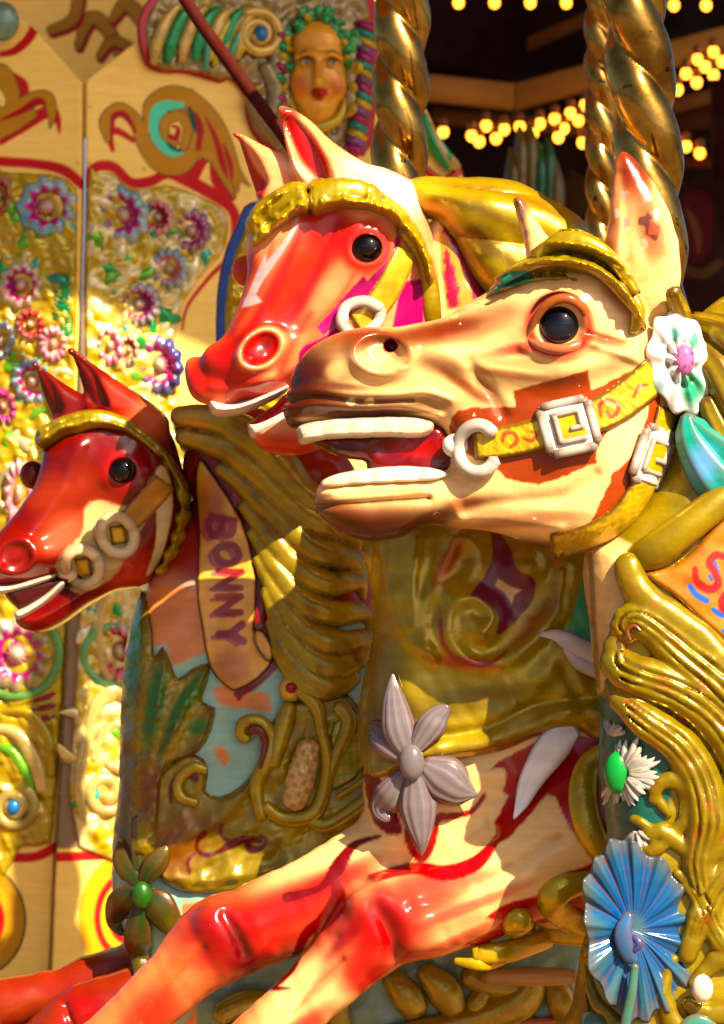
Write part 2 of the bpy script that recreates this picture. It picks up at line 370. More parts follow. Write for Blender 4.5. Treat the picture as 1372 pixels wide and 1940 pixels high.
# ---------------------------------------------------------------- things
def thing(name,label,cat,x,y,Y0,group=None):
    o=bpy.data.objects.new(name,None); C.objects.link(o); o.empty_display_size=.1
    o.location=to_world([(x,y,0)],Y0)[0]; o['label']=label; o['category']=cat
    if group: o['group']=group
    return o
def tag(o,label=None,cat=None,group=None,kind=None):
    for k,v in (('label',label),('category',cat),('group',group),('kind',kind)):
        if v: o[k]=v
    return o
def simp(fn,*a,**k):
    r=fn(*a,**k); return r[0],r[1]
gold=np.array([.56,.45,.006]); golddk=np.array([.14,.08,.004]); cream=np.array([.92,.68,.36]); white=np.array([.82,.80,.76])
red=np.array([.55,.012,.02]); dkred=np.array([.16,.003,.008]); teal=np.array([.02,.34,.30]); green=np.array([.02,.26,.03])
magenta=np.array([.5,.01,.18]); blue=np.array([.02,.16,.62])
SUN_AZ,SUN_EL,SKY,SUN,SUNCOL,EXPO=53,42,.05,5.0,(1,.85,.56),1.52
ROOF_X,ROOF_Y,ROOF_Z=3.2,-.56,3.3
# ================================================================ the near tan horse
def gau(X,Y,cx,cy,rx,ry,ang=0):
    ca,sa=math.cos(math.radians(ang)),math.sin(math.radians(ang)); u=((X-cx)*ca+(Y-cy)*sa)/rx; w=(-(X-cx)*sa+(Y-cy)*ca)/ry
    return np.exp(-(u*u+w*w))
def ering(X,Y,cx,cy,rx,ry,ang=0):
    ca,sa=math.cos(math.radians(ang)),math.sin(math.radians(ang)); u=((X-cx)*ca+(Y-cy)*sa)/rx; w=(-(X-cx)*sa+(Y-cy)*ca)/ry
    return np.sqrt(u*u+w*w)
def rid(X,Y,pts,w,h): return h*np.exp(-(np.maximum(strokesd(X,Y,[(p[0],p[1],0) for p in pts],4),0)/w)**2)
TY=0.0
tan=thing('carousel_horse','tan brown carousel horse with open white-toothed mouth and gold strap, nearest the camera','carousel horse',1240,1900,TY,'carved carousel horses')
brown=np.array([.15,.028,.003]); tanc=np.array([.88,.63,.34]); rust=np.array([.32,.06,.008])
def hx(X,*kv):
    a=[k for k,_ in kv]; b=[v for _,v in kv]
    return sum(np.interp(X+o,a,b) for o in (-48,-32,-16,0,16,32,48))/7
U=[(539,790),(541,765),(550,735),(556,705),(572,682),(600,655),(640,637),(690,629),(740,628),(790,617),(845,600),(880,578),(915,560),(950,535),(1000,512),(1060,495),(1120,490),(1180,510),(1230,560),(1264,620),(1282,700),(1277,790),(1262,870),(1235,940),(1195,1000),(1140,1036),(1080,1046),(1000,1028),(930,1006),(870,998),(836,985),(830,940),(842,890),(844,845),(832,812),(790,797),(740,795),(680,800),(620,806),(575,812),(550,808)]
v=Vol(500,1330,270,1075,-175,150,2.5)
v.slab(U,lambda X,Y:hx(X,(540,58),(620,80),(720,74),(800,72),(900,84),(1000,100),(1100,118),(1200,112),(1290,85)),75,0)
J=[(594,957),(598,935),(612,912),(660,902),(720,897),(800,897),(850,890),(890,930),(880,990),(840,990),(806,996),(756,1019),(700,1026),(644,1008),(607,980)]
v.slab(J,lambda X,Y:hx(X,(600,50),(680,62),(800,60),(900,70)),48,0,k=20)
def HT(X,Y):
    r=ering(X,Y,722,674,52,39,8); h=13*np.exp(-((r-1)/.28)**2)-16*np.exp(-(r/.75)**4)
    h+=20*gau(X,Y,712,680,95,62)
    h+=rid(X,Y,[(548,748),(600,742),(670,752),(740,752),(800,745),(850,760)],8,6)+rid(X,Y,[(545,775),(600,768),(680,775),(760,772),(830,790)],9,8)-rid(X,Y,[(546,762),(620,756),(700,764),(780,760)],5,5)
    h+=rid(X,Y,[(790,660),(850,680),(930,700),(1010,712),(1100,700),(1180,670)],26,13)
    h-=rid(X,Y,[(885,690),(905,720),(930,752),(950,790)],12,7); h-=rid(X,Y,[(800,700),(850,720),(890,770)],22,5)
    h+=rid(X,Y,[(840,630),(930,590),(1000,550)],18,6)
    h+=26*gau(X,Y,1052,618,82,72); r=ering(X,Y,1053,624,54,48,4); h-=20*np.exp(-(r/.78)**5); h+=rid(X,Y,[(985,664),(1030,682),(1080,678),(1118,655)],10,6)
    h+=rid(X,Y,[(1100,655),(1150,672),(1200,690)],9,5)-rid(X,Y,[(1105,640),(1150,652),(1190,660)],6,4)
    h+=10*gau(X,Y,1120,860,150,130)
    h-=rid(X,Y,[(880,960),(960,950),(1060,940),(1120,900)],12,5); h+=rid(X,Y,[(870,985),(960,990),(1050,1000)],14,5)
    h+=wob(X,Y,70,3)*1.0
    h+=4*rid(X,Y,[(610,935),(700,925),(800,925)],7,1)-rid(X,Y,[(602,960),(700,952),(810,944)],7,9)
    return h
v.disp(HT)
# ears
v.slab([(1150,500),(1142,472),(1150,410),(1156,350),(1160,315),(1172,294),(1190,300),(1206,318),(1236,356),(1266,417),(1282,485),(1282,547),(1268,610),(1215,600),(1180,540)],lambda X,Y:hx(Y,(290,12),(400,34),(520,46)),44,lambda X,Y:-58+0*X,k=30,disp=lambda X,Y:rid(X,Y,[(1172,340),(1178,420),(1180,500)],12,-7)+3*wob(X,Y,50,8)*.5)
v.slab([(1003,520),(1001,485),(994,440),(984,405),(976,378),(978,368),(990,367),(1004,382),(1019,408),(1036,434),(1053,456),(1075,510)],22,20,70,k=16)
v.chain([(735,655,-100,11),(741,660,-50,12)],k=5,op='-')
def paint_tan(p):
    p.put(sm((wob(p.x,p.y,120,5)+.4)),tanc*1.05,a=.5)
    B=p.blob
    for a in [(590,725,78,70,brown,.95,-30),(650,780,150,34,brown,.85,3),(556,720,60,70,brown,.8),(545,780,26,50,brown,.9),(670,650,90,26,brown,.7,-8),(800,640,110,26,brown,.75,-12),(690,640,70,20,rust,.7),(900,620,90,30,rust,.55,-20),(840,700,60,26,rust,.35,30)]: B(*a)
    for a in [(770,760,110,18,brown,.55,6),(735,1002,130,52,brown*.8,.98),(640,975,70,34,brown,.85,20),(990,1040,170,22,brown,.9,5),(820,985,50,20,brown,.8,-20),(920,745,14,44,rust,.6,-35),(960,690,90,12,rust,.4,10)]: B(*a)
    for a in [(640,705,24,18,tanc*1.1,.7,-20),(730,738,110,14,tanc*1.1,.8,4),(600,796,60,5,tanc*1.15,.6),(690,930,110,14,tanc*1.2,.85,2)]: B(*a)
    B(1182,320,50,70,rust*1.3,.95,0); B(1225,450,28,120,rust*1.6,.75,-14); B(1165,430,12,110,tanc,.6,0); B(985,375,30,40,rust,.8); B(1250,560,40,70,tanc*1.1,.7)
    for a in [(830,628,90,16,rust*.8,.8,-12),(640,735,60,8,brown,.7,5),(880,735,70,10,rust,.75,35),(960,715,80,9,rust,.6,8),(1000,985,120,14,rust,.55,-6),(880,955,40,16,rust,.7,-10),(1160,560,30,40,rust,.5,-40),(1200,330,26,60,brown*1.6,.8,-20),(1155,440,14,90,rust*1.2,.7,5),(545,805,30,14,brown*.6,.9,0),(700,782,120,5,brown*.7,.8,0)]: B(*a)
    p.put(np.exp(-((ering(p.x,p.y,722,674,52,39,8)-1.0)/.12)**2)*.5,rust); B(728,672,34,24,np.array([.55,.36,.2]),.9)
    p.put(np.exp(-((ering(p.x,p.y,1052,624,52,52)-1.05)/.22)**2),np.array([.62,.04,.02]),a=.85)
    B(985,665,70,12,np.array([.6,.05,.03]),.8,-8); B(1130,650,50,12,np.array([.6,.06,.03]),.7,12)
    p.stroke([(1000,600,2),(1020,576,5),(1055,566,6),(1090,580,5),(1104,600,2)],(.1,.01,.01))
    # painted bridle leather
    lea=np.array([.42,.10,.012])
    p.poly([(968,744),(1104,708),(1112,748),(1000,788),(975,790)],lea,spl=1,wb=1); p.poly([(858,789),(890,776),(1010,772),(1100,750),(1210,700),(1240,740),(1240,860),(1180,960),(1110,1000),(1150,900),(1120,880),(1030,915),(958,908),(930,880),(900,870),(868,850),(850,815)],lea,wb=2)
    p.poly([(1160,800),(1218,770),(1190,860),(1140,900),(1120,860)],tanc*1.1,wb=1)
    p.poly([(727,652),(745,645),(757,652),(752,664),(740,672),(728,668)],(.25,.005,.01),spl=3,wb=2.5)
    p.poly([(700,660),(716,655),(726,668),(744,682),(742,694),(716,700),(698,690),(690,672)],(.62,.48,.27),wb=4)
    p.poly([(848,597),(880,572),(925,552),(960,530),(965,545),(920,568),(880,592)],(.62,.5,.28),wb=4)
    for q,(x,y) in enumerate([(850,667),(862,600),(665,764),(700,763),(1180,640),(768,700)]): p.poly([(x-9,y-2),(x,y-6),(x+9,y-3),(x+5,y+5),(x-7,y+4)],(.85,.66,.35),wb=3,seed=q)
    p.poly([(1203,425),(1217,410),(1228,432),(1240,440),(1236,462),(1220,458),(1208,440)],(.2,.07,.03),wb=5,seed=4); p.poly([(1222,432),(1240,436),(1238,452),(1222,450)],(.6,.12,.03),wb=3,seed=5)
    for q,(x,y) in enumerate([(1176,378),(1163,412),(1178,430),(1214,470),(986,392),(988,405),(1000,440)]): p.poly([(x-5,y-7),(x+4,y-6),(x+6,y+4),(x-3,y+8)],(.55,.42,.35),wb=3,seed=q+20)
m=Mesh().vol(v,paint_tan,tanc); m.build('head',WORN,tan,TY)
FT=v.front()
# eye
for nm,P,c in (('upper_eyelid',[(994,650,-112,4),(1006,616,-126,7),(1030,585,-140,9),(1062,575,-146,9),(1092,590,-140,9),(1108,620,-126,7),(1120,645,-112,4)],(.50,.20,.06)),('lower_eyelid',[(994,648,-112,4),(1016,662,-130,9),(1052,670,-144,10),(1088,660,-136,9),(1118,643,-114,4)],(.72,.28,.16))):
    V,Q=sweep(P,.9,16); p=Paint(V,c); 
    if nm[0]=='u': p.put(sm((V[:,2]+128)/14),tanc,a=.6)
    Mesh().add(V,Q,p.c).build(nm,PAINT,tan,TY)
V,Q=ball((1054,622,-106),(40,41,38),40,24); p=Paint(V,(.006,.007,.012)); p.blob(1050,640,34,20,(.035,.05,.085),.8)  # blue-grey lower half is a reflection painted into the eye colour
Mesh().add(V,Q,p.c).build('eye',EYE,tan,TY)
# mouth
v2=Vol(540,880,780,940,-80,80,2.5); v2.slab([(580,828),(700,818),(815,800),(862,830),(868,890),(800,905),(705,898),(690,874),(640,864)],40,20,0,disp=lambda X,Y:1.5*wob(X,Y,40,2)); 
Mesh().vol(v2,lambda p:(p.blob(640,850,60,14,np.array([.10,.01,.01]),.8),p.blob(800,850,60,20,np.array([.5,.0,.012]),.8)),(.22,.001,.008)).build('mouth',PAINT,tan,TY)  # shade under the mouth roof painted as a dark blob, brighter red behind
v2=Vol(540,880,780,940,-90,90,2.2)
v2.slab([(566,806),(620,794),(700,790),(780,790),(822,802),(806,830),(740,831),(650,833),(600,838),(570,842),(564,828)],lambda X,Y:hx(X,(560,54),(640,76),(820,71)),12,0,disp=lambda X,Y:.5*np.abs(np.sin(X/15.0))+wob(X,Y,40,3)*.4)
v3=Vol(580,880,860,950,-80,80,2.2); v3.slab([(609,912),(640,898),(700,887),(760,882),(820,886),(850,896),(830,912),(700,920),(618,926)],lambda X,Y:hx(X,(600,45),(680,63),(860,60)),7,0,disp=lambda X,Y:.5*np.abs(np.sin(X/14.0)))
Mesh().vol(v2,lambda p:p.put(sm((wob(p.x,p.y*3,26,6)-.3)),(.42,.30,.16),0,.6),(.74,.66,.54)).build('upper_teeth',WORN,tan,TY); Mesh().vol(v3,lambda p:p.blob(650,918,60,8,np.array([.7,.5,.25]),.6),(.80,.74,.66)).build('lower_teeth',PAINT,tan,TY)
# forelock
v=Vol(900,1240,420,640,-175,110,2.5)
v.slab([(922,558),(945,526),(975,500),(1010,480),(1025,458),(1060,444),(1105,448),(1155,480),(1186,515),(1206,560),(1218,605),(1210,650),(1176,646),(1180,612),(1160,582),(1125,558),(1090,546),(1040,540),(985,548),(950,556)],lambda X,Y:hx(X,(930,105),(1060,134),(1200,136)),30,-6,k=6,
  disp=lambda X,Y:6*np.sin((strokesd(X,Y,[(920,575,0),(1010,548,0),(1080,550,0),(1130,580,0),(1180,650,0)],4))/5.2)+wob(X,Y,30,1)*2)
v.chain([(1015,492,-110,10),(1050,466,-120,15),(1095,468,-128,16),(1145,498,-134,13),(1190,560,-138,8)],k=5)
v.chain([(950,540,-105,6),(1010,510,-124,9),(1070,505,-136,11),(1130,530,-140,10),(1195,600,-140,8)],k=5)
v.chain([(1185,560,-122,8),(1198,600,-128,14),(1190,640,-122,7)],k=4)
Mesh().vol(v,lambda p:p.poly([(915,562),(940,530),(985,522),(1008,532),(985,545),(950,552)],teal,.1,wb=1),gold,.55).build('forelock',GOLD,tan,TY)
# cheek straps with scroll marks
st=[(893,846),(917,843),(980,834),(1067,808),(1141,782),(1197,744),(1240,706)]
def ribbonpoly(c,w):
    c=np.array(cr(c,4)); T=np.gradient(c,axis=0); T/=np.linalg.norm(T,axis=1)[:,None]; Nn=np.stack([-T[:,1],T[:,0]],1); ww=np.interp(np.linspace(0,1,len(c)),np.linspace(0,1,len(w)),w)[:,None]
    return np.concatenate([c+Nn*ww,(c-Nn*ww)[::-1]])
wht=np.array([.80,.78,.76]); ygold=np.array([.86,.66,.03])
V,Q,e=patch(ribbonpoly(st,[28,31,32,35,35]),FT,13,10,2.5,1,H=lambda X,Y:wob(X,Y,18,5)*1.2)
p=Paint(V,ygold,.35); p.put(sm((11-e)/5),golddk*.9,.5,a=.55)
for ss in ([(948,838,3),(952,824,4),(968,824,4),(974,838,4),(962,850,3)],[(985,832,3),(1000,838,4),(1010,826,3),(1000,820,2)],[(1128,792,3),(1126,772,4),(1142,762,4),(1156,768,4),(1160,784,4),(1148,794,4),(1140,784,3)],[(1190,756,3),(1200,738,4),(1216,734,3)]): p.stroke(ss,(.65,.10,.05),a=.85)
Mesh().add(V,Q,p.c,p.m).build('cheek_strap',GOLD,tan,TY)
thr=[(1262,775),(1252,815),(1234,865),(1209,930),(1168,985),(1110,1018),(1040,1035)]
V,Q,e=patch(ribbonpoly(thr,[26,28,30,29,24]),FT,14,11,2.5,1,H=lambda X,Y:wob(X,Y,18,6)*1.5)
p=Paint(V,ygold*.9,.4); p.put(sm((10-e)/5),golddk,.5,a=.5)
Mesh().add(V,Q,p.c,p.m).build('throat_strap',GOLD,tan,TY)
def buckle(c,u,w,F,lift,name='buckle'):
    """square white buckle frame with a gold key pattern; u,w half axis vectors"""
    c=np.array(c,float);u=np.array(u,float);w=np.array(w,float); g=lambda a,b:tuple(c+a*u+b*w)
    M=Mesh(); Fl=lambda X,Y:F(X,Y)-lift
    V,Q,e=patch([g(-1,-1),g(1,-1),g(1,1),g(-1,1)],Fl,10,6,2,1); M.add(V,Q,wht)
    bars=[((-.8,-.95),(.8,-.95)),((.95,-.8),(.95,.8)),((.8,.95),(-.8,.95)),((-.95,.8),(-.95,-.8))]
    for a,b in bars:
        pa,pb=g(*a),g(*b); P=[(pa[0],pa[1],9),(pb[0],pb[1],9)]; V,Q=sweep(fpts(P,F,-lift-8),.8); M.add(V,Q,wht)
    o=M.build(name,WORN,tan,TY); M=Mesh(); V,Q,e=patch([g(-.66,-.66),g(.66,-.66),g(.66,.66),g(-.66,.66)],lambda X,Y:F(X,Y)-lift-7,5,4,2,1); M.add(V,Q,ygold,.3); M.build('gold_plate',GOLD,o,TY); M=Mesh()
    for P in ([(-.45,-.55),(.5,-.55)],[(-.45,-.55),(-.45,.55)],[(-.45,.55),(.55,.55)],[(.5,-.55),(.5,.15)],[(.5,.1),(.05,.1)]):
        pa,pb=g(*P[0]),g(*P[1]); V,Q=sweep(fpts([(pa[0],pa[1],5.5),(pb[0],pb[1],5.5)],F,-lift-13),.8,10); M.add(V,Q,wht)
    k=M.build('key_pattern',PAINT,o,TY)
    return o
buckle((1069,812),(46,-10),(12,46),FT,9); buckle((1234,868),(35,10),(-17,50),FT,9)
# bit ring
M=Mesh(); a=np.linspace(.5,5.6,12); V,Q=sweep(fpts([(902+36*math.cos(t),852+44*math.sin(t),13) for t in a],FT,-16),.9,spl=4); M.add(V,Q,wht)
V,Q=ball((862,846,float(FT(862,846))-12),(26,23,18)); M.add(V,Q,wht); V,Q=sweep(fpts([(838,838,9),(850,842,13),(866,846,14)],FT,-10),.9); M.add(V,Q,wht)
M.build('bit_ring',PAINT,tan,TY)
# cheek rosette
rw=lambda t:1+.06*np.cos(t*9)
V,Q,r,t=disc(1279,692,60,98,float(FT(1240,700))-10,lambda r,t:26*np.exp(-(r/.3)**2)+18*np.sin(np.clip(r,0,1)*math.pi)**.8*(.75+.25*np.cos(t*9))-6*np.exp(-((r-.45)/.07)**2),20,90,-12,rw,(.25,0))
p=Paint(V,(.82,.82,.84)); p.blob(1300,740,26,36,np.array([.02,.45,.28]),.95,0,pw=2); p.blob(1268,640,12,16,np.array([.1,.5,.5]),.8); p.blob(1304,650,12,22,np.array([.05,.45,.35]),.8); p.blob(1240,740,12,20,np.array([.2,.5,.6]),.5)
ro=Mesh().add(V,Q,p.c).build('rosette',PAINT,tan,TY)
V,Q=ball((1283,688,float(FT(1240,700))-30),(21,30,16)); p=Paint(V,(.55,.25,.5)); p.put(sm(wob(V[:,0],V[:,1],9,3)*1.5-.3),(.1,.02,.08)); Mesh().add(V,Q,p.c).build('gem',PAINT,tan,TY)
M=Mesh()
for P in ([(1292,790,12),(1300,830,30),(1330,880,44),(1372,930,52),(1420,960,50)],[(1296,800,14),(1330,830,30),(1370,860,40),(1420,880,40)]):
    V,Q=sweep([(a,b,-95,c) for a,b,c in P],.8,30,6,.06,7); p=Paint(V,teal*1.2); p.blob(1320,880,30,40,np.array([.25,.5,.85]),.9); p.blob(1370,900,30,60,teal,.8); M.add(V,Q,p.c)
M.build('tassel',PAINT,tan,TY)
# ---- neck and chest
v=Vol(1030,1500,560,1990,-200,150,4)
v.slab([(1109,1040),(1172,990),(1262,880),(1290,700),(1320,610),(1380,560),(1480,560),(1490,1000),(1490,1985),(1075,1985),(1085,1900),(1100,1800),(1126,1700),(1150,1590),(1134,1470),(1136,1364),(1124,1260),(1113,1160)],lambda X,Y:hx(Y,(560,70),(1000,95),(1300,120),(1980,130)),85,-10)
v.disp(lambda X,Y:wob(X,Y,90,3)*3)
def paint_neck(p):
    p.poly([(1100,1030),(1190,1030),(1200,1100),(1190,1170),(1155,1180),(1140,1300),(1105,1300)],cream*.9,wb=1)
    p.stroke([(1114,1050,4),(1122,1180,4),(1130,1300,4)],(.3,.2,.08),a=.7)
    p.poly([(1130,1320),(1240,1380),(1260,1480),(1220,1590),(1140,1590)],teal*.6,wb=2)
    p.poly([(1200,1305),(1260,1330),(1330,1380),(1372,1450),(1400,1600),(1360,1560),(1330,1450),(1270,1370)],red,wb=1)
M=Mesh().vol(v,paint_neck,gold*.85,.5); 
for c in M.m: pass
M.build('neck',GOLD,tan,TY)
FN=v.front()
M=Mesh()
for k,P in enumerate(([(1300,640,24),(1350,700,34),(1400,800,40)],[(1310,610,18),(1370,640,34),(1430,700,40)],[(1330,760,20),(1365,840,26),(1400,920,30)],[(1262,560,14),(1280,600,20),(1300,640,16)])):
    V,Q=sweep(fpts(P,FN,-4),.8,30,6,.08,7); M.add(V,Q,gold*.9,.55)
M.build('mane',GOLD,tan,TY)
M=Mesh(); V,Q=sweep([(1190,1062,-70,26),(1222,1048,-108,34),(1275,1008,-122,33),(1330,966,-120,31),(1380,930,-110,30)],.9,26); M.add(V,Q,gold,.55); M.build('neck_collar',GOLD,tan,TY)
V,Q,e=patch([(1205,1085),(1262,1070),(1310,1030),(1350,985),(1420,960),(1430,1290),(1372,1225),(1310,1170),(1255,1120)],FN,16,12,2.5,2)
p=Paint(V,(.62,.34,.03),.25); p.put(sm(wob(V[:,0],V[:,1],40,7)),(.62,.20,.02),.2,a=.7)
for ss in ([(1294,1108,5),(1306,1124,6),(1324,1134,6)],[(1336,1150,4),(1352,1160,6),(1378,1164,6)],[(1340,1062,3),(1346,1082,4)],[(1355,1190,4),(1372,1200,6),(1390,1200,5)],[(1330,1088,3),(1334,1096,3)]): p.stroke(ss,(.03,.22,.75))
for ss in ([(1303,1076,5),(1306,1098,7),(1328,1113,8),(1346,1104,7),(1340,1082,7),(1330,1064,7),(1343,1050,7),(1362,1056,6),(1372,1072,5)],[(1352,1136,7),(1362,1122,7),(1382,1124,7),(1390,1142,7),(1374,1156,7),(1356,1150,7),(1352,1136,7)]): p.stroke(ss,(.5,.01,.01))
Mesh().add(V,Q,p.c,p.m).build('name_ribbon',GOLD,tan,TY)
M=Mesh()
sc=[([(1180,1070,20),(1200,1120,24),(1256,1165,25),(1320,1215,26),(1390,1300,28)],1),
 ([(1184,1196,14),(1172,1180,20),(1190,1166,24),(1225,1185,28),(1290,1240,34),(1350,1290,36),(1420,1370,38)],2),
 ([(1160,1200,12),(1160,1250,26),(1200,1275,30),(1270,1300,32),(1340,1350,34),(1390,1430,34),(1410,1540,30)],2),
 ([(1150,1290,10),(1168,1320,18),(1215,1360,26),(1270,1400,30),(1310,1460,32),(1325,1540,32),(1310,1620,26),(1325,1700,20)],2),
 ([(1225,1500,8),(1240,1470,12),(1275,1470,15),(1292,1500,16),(1284,1545,14),(1262,1560,10)],1),
 ([(1250,1385,8),(1290,1430,14),(1300,1480,10)],1),([(1200,1575,8),(1240,1560,13),(1280,1590,14),(1330,1600,18),(1400,1560,16)],1),
 ([(1270,1640,8),(1310,1680,16),(1350,1760,20),(1410,1800,20)],2),([(1400,1600,20),(1350,1650,22),(1310,1720,20),(1290,1790,14)],2),
 ([(1190,1590,8),(1220,1600,10),(1250,1580,8)],1),([(1225,1480,5),(1240,1510,8),(1255,1530,6)],1),([(1190,1540,6),(1215,1555,8),(1225,1580,6)],1),
 ([(1300,1840,10),(1340,1800,16),(1390,1790,18)],1),([(1290,1880,10),(1330,1900,18),(1400,1890,20)],1),([(1110,1790,10),(1090,1840,14),(1100,1900,16),(1090,1960,14)],1),([(1130,1890,8),(1160,1920,14),(1180,1980,14)],1),([(1260,1800,8),(1240,1860,14),(1270,1930,16)],1),([(1090,1800,12),(1110,1850,10),(1130,1900,8)],1)]
v=Vol(1100,1420,1040,1990,-300,-60,3.2)
for P,g in sc:
    q=cr(P,4); v.chain([(x,y,float(FN(x,y))-4,r*1.28) for x,y,r in q[::2]],k=6,spl=1,fl=.8)
for P,g in sc:
    q=cr(P,4)
    if g==2:
        for o in (-.5,.05,.55):
            t_=np.gradient(q[:,:2],axis=0); t_/=np.linalg.norm(t_,axis=1)[:,None]+1e-9; n_=np.stack([-t_[:,1],t_[:,0]],1)
            g_=q[:,:2]+n_*q[:,2:3]*o; v.chain([(g_[i,0],g_[i,1],float(FN(*g_[i]))-5-q[i,2]*1.03*(1-.28*abs(o)),q[i,2]*(.15 if abs(o)<.1 else .12)) for i in range(2,len(q)-2)],k=4,op='-',spl=1)
v.disp(lambda X,Y:wob(X,Y,60,66)*2.4,dm=0,back=False)
def scp(p):
    p.put(sm(wob(p.x,p.y,46,9)-.1),(.46,.20,.01),.4,.6); p.put(sm(wob(p.x,p.y,30,19)-.5),(.62,.55,.08),.5,.5)
M.vol(v,scp,gold*.74,.6)
V,Q=sweep(fpts([(1182,1208,3),(1176,1190,5),(1188,1180,4),(1200,1190,3)],FN,-30),.6,8); M.add(V,Q,(.35,.1,.01))
M.build('gilded_scrollwork',CARVE,tan,TY)
def daisy(cx,cy,n,r1,r2,w,F,lift,col,a0=0,a1=360,jit=.15,fl=.5,tip=None,seed=1):
    M=Mesh(); R=np.random.default_rng(seed)
    for k in range(n):
        a=math.radians(a0+(a1-a0)*(k+R.uniform(-.2,.2))/n); rr=r2*(1+R.uniform(-jit,jit)); c,s=math.cos(a),math.sin(a)
        P=[(cx+r1*c,cy+r1*s,w*.6),(cx+(r1+rr)*.5*c,cy+(r1+rr)*.5*s,w),(cx+rr*.85*c+R.uniform(-3,3),cy+rr*.85*s+R.uniform(-3,3),w*.7),(cx+rr*c,cy+rr*s,w*.15)]
        V,Q=sweep(fpts(P,F,-lift-R.uniform(0,5)),fl,10,4,.12,3); M.add(V,Q,col)
    return M
M=daisy(1168,1455,26,14,62,7,FN,8,(.72,.76,.74),-100,130,.25,seed=3)
fl=M.build('white_daisy',PAINT,tan,TY); 
V,Q=ball((1162,1455,float(FN(1162,1455))-10),(26,40,20)); p=Paint(V,(.02,.38,.10)); Mesh().add(V,Q,p.c).build('daisy_centre',PAINT,tan,TY)
M=daisy(1150,1390,6,4,30,6,FN,6,(.75,.78,.78),-110,-20,seed=5); M2=daisy(1195,1560,5,4,34,6,FN,6,(.75,.78,.78),30,150,seed=6)
for a,b in ((M,'white_leaf_spray'),(M2,'white_leaf_spray')): a.build(b,PAINT,tan,TY)
# blue pleated flower
def bh(r,t): return 34*r*(1-r*.55)+7*np.cos(t*15+1.2*np.sin(t*3))*np.clip(r*1.4-.2,0,1)+2*np.cos(t*37)*r
V,Q,r,t=disc(1196,1742,105,168,float(FN(1196,1742))-16,bh,26,240,-12,lambda t:1+.035*np.cos(t*15+1.2*np.sin(t*3))+.05*np.sin(t*3+1)+.03*np.sin(t*7),(.35,0))
V[:,0]+=-12*np.exp(-r*3)
p=Paint(V,(.0,.15,.36)); p.put(sm(r*1.5-.45+.25*np.sin(t-.6))*(0.6+.4*np.cos(t*15+1.2*np.sin(t*3))),(.11,.20,.24),a=1); p.put(sm((r-.8)/.14),(.17,.18,.21),a=.85); p.put(sm((.3-r)/.2),(.15,.26,.34),a=.9)
Mesh().add(V,Q,p.c).build('blue_flower',PAINT,tan,TY)
V,Q=sweep([(1176,1708,-186,8),(1166,1745,-192,17),(1176,1782,-190,14),(1190,1796,-186,6)],.6,20,6,.08,3); M=Mesh().add(V,Q,(.06,.22,.42))
V,Q=sweep([(1184,1748,-194,6),(1194,1762,-198,8),(1184,1774,-196,5)],.8); M.add(V,Q,(.02,.16,.5)); M.build('flower_centre',PAINT,tan,TY)
V,Q=sweep([(1186,1800,-200,7),(1180,1850,-200,9),(1170,1900,-196,10),(1160,1960,-190,10)],.8); Mesh().add(V,Q,teal).build('flower_stem',PAINT,tan,TY)
for P in ([(1098,1905,8),(1112,1920,26),(1130,1960,30)],[(1262,1950,8),(1300,1915,20),(1345,1930,10)],[(1330,1960,8),(1360,1930,14),(1400,1940,10)]):
    V,Q=sweep(fpts(P,FN,-22),.4,14); Mesh().add(V,Q,teal*1.1).build('teal_leaf',PAINT,tan,TY)
V,Q=ball((1312,1846,float(FN(1312,1846))-34),(20,26,14)); Mesh().add(V,Q,(.7,.64,.58)).build('white_bead',PAINT,tan,TY)
# ================================================================ the pink and red horse behind
MY=0.29
mid=thing('carousel_horse','pink and red carousel horse with a silver lily on its gold breast collar','carousel horse',900,1900,MY,'carved carousel horses')
pink=np.array([.90,.42,.22]); rose=np.array([.72,.07,.04]); crim=np.array([.52,.002,.012]); lilac=np.array([.62,.50,.52])
dcm=lambda X,Y:(X-600)*.28-20
v=Vol(330,880,180,900,-190,210,2.8)
v.slab([(492,430),(480,470),(470,530),(452,590),(430,640),(408,680),(398,715),(401,745),(408,770),(430,776),(480,764),(520,750),(560,735),(640,715),(760,700),(835,640),(850,560),(835,480),(805,400),(775,345),(700,335),(600,360),(530,400)],lambda X,Y:hx(X,(400,48),(480,62),(600,78),(700,96),(850,90)),80,dcm)
v.chain([(372,696,-60,17),(376,712,-66,22),(388,738,-78,26),(410,745,-84,24)],k=14); v.chain([(420,690,-80,34),(470,700,-92,40)],k=20)
v.ell((466,512,10),(28,30,26),0,20); v.ell((520,470,-40),(50,60,50),0,30)
v.slab([(474,812),(482,838),(508,858),(562,864),(640,840),(720,800),(720,740),(640,740),(580,758),(530,780),(495,800)],48,36,-70,k=12)
def HM(X,Y):
    r=ering(X,Y,499,668,44,32,-38); h=11*np.exp(-((r-1)/.25)**2)-14*np.exp(-(r/.7)**4); h+=18*gau(X,Y,492,672,62,50,-30)
    h+=26*gau(X,Y,692,482,68,66); r=ering(X,Y,694,478,36,33); h-=10*np.exp(-(r/.8)**4)
    h+=rid(X,Y,[(560,430),(540,500),(505,580),(470,640)],22,9); h-=rid(X,Y,[(640,430),(610,500),(570,560),(540,620)],22,6)
    h+=rid(X,Y,[(760,500),(690,590),(600,640),(540,660)],26,8); h-=rid(X,Y,[(700,540),(640,590),(570,625)],14,4)
    h+=rid(X,Y,[(405,735),(450,740),(520,720)],10,6)+wob(X,Y,80,13)*1.2
    return h
v.disp(HM)
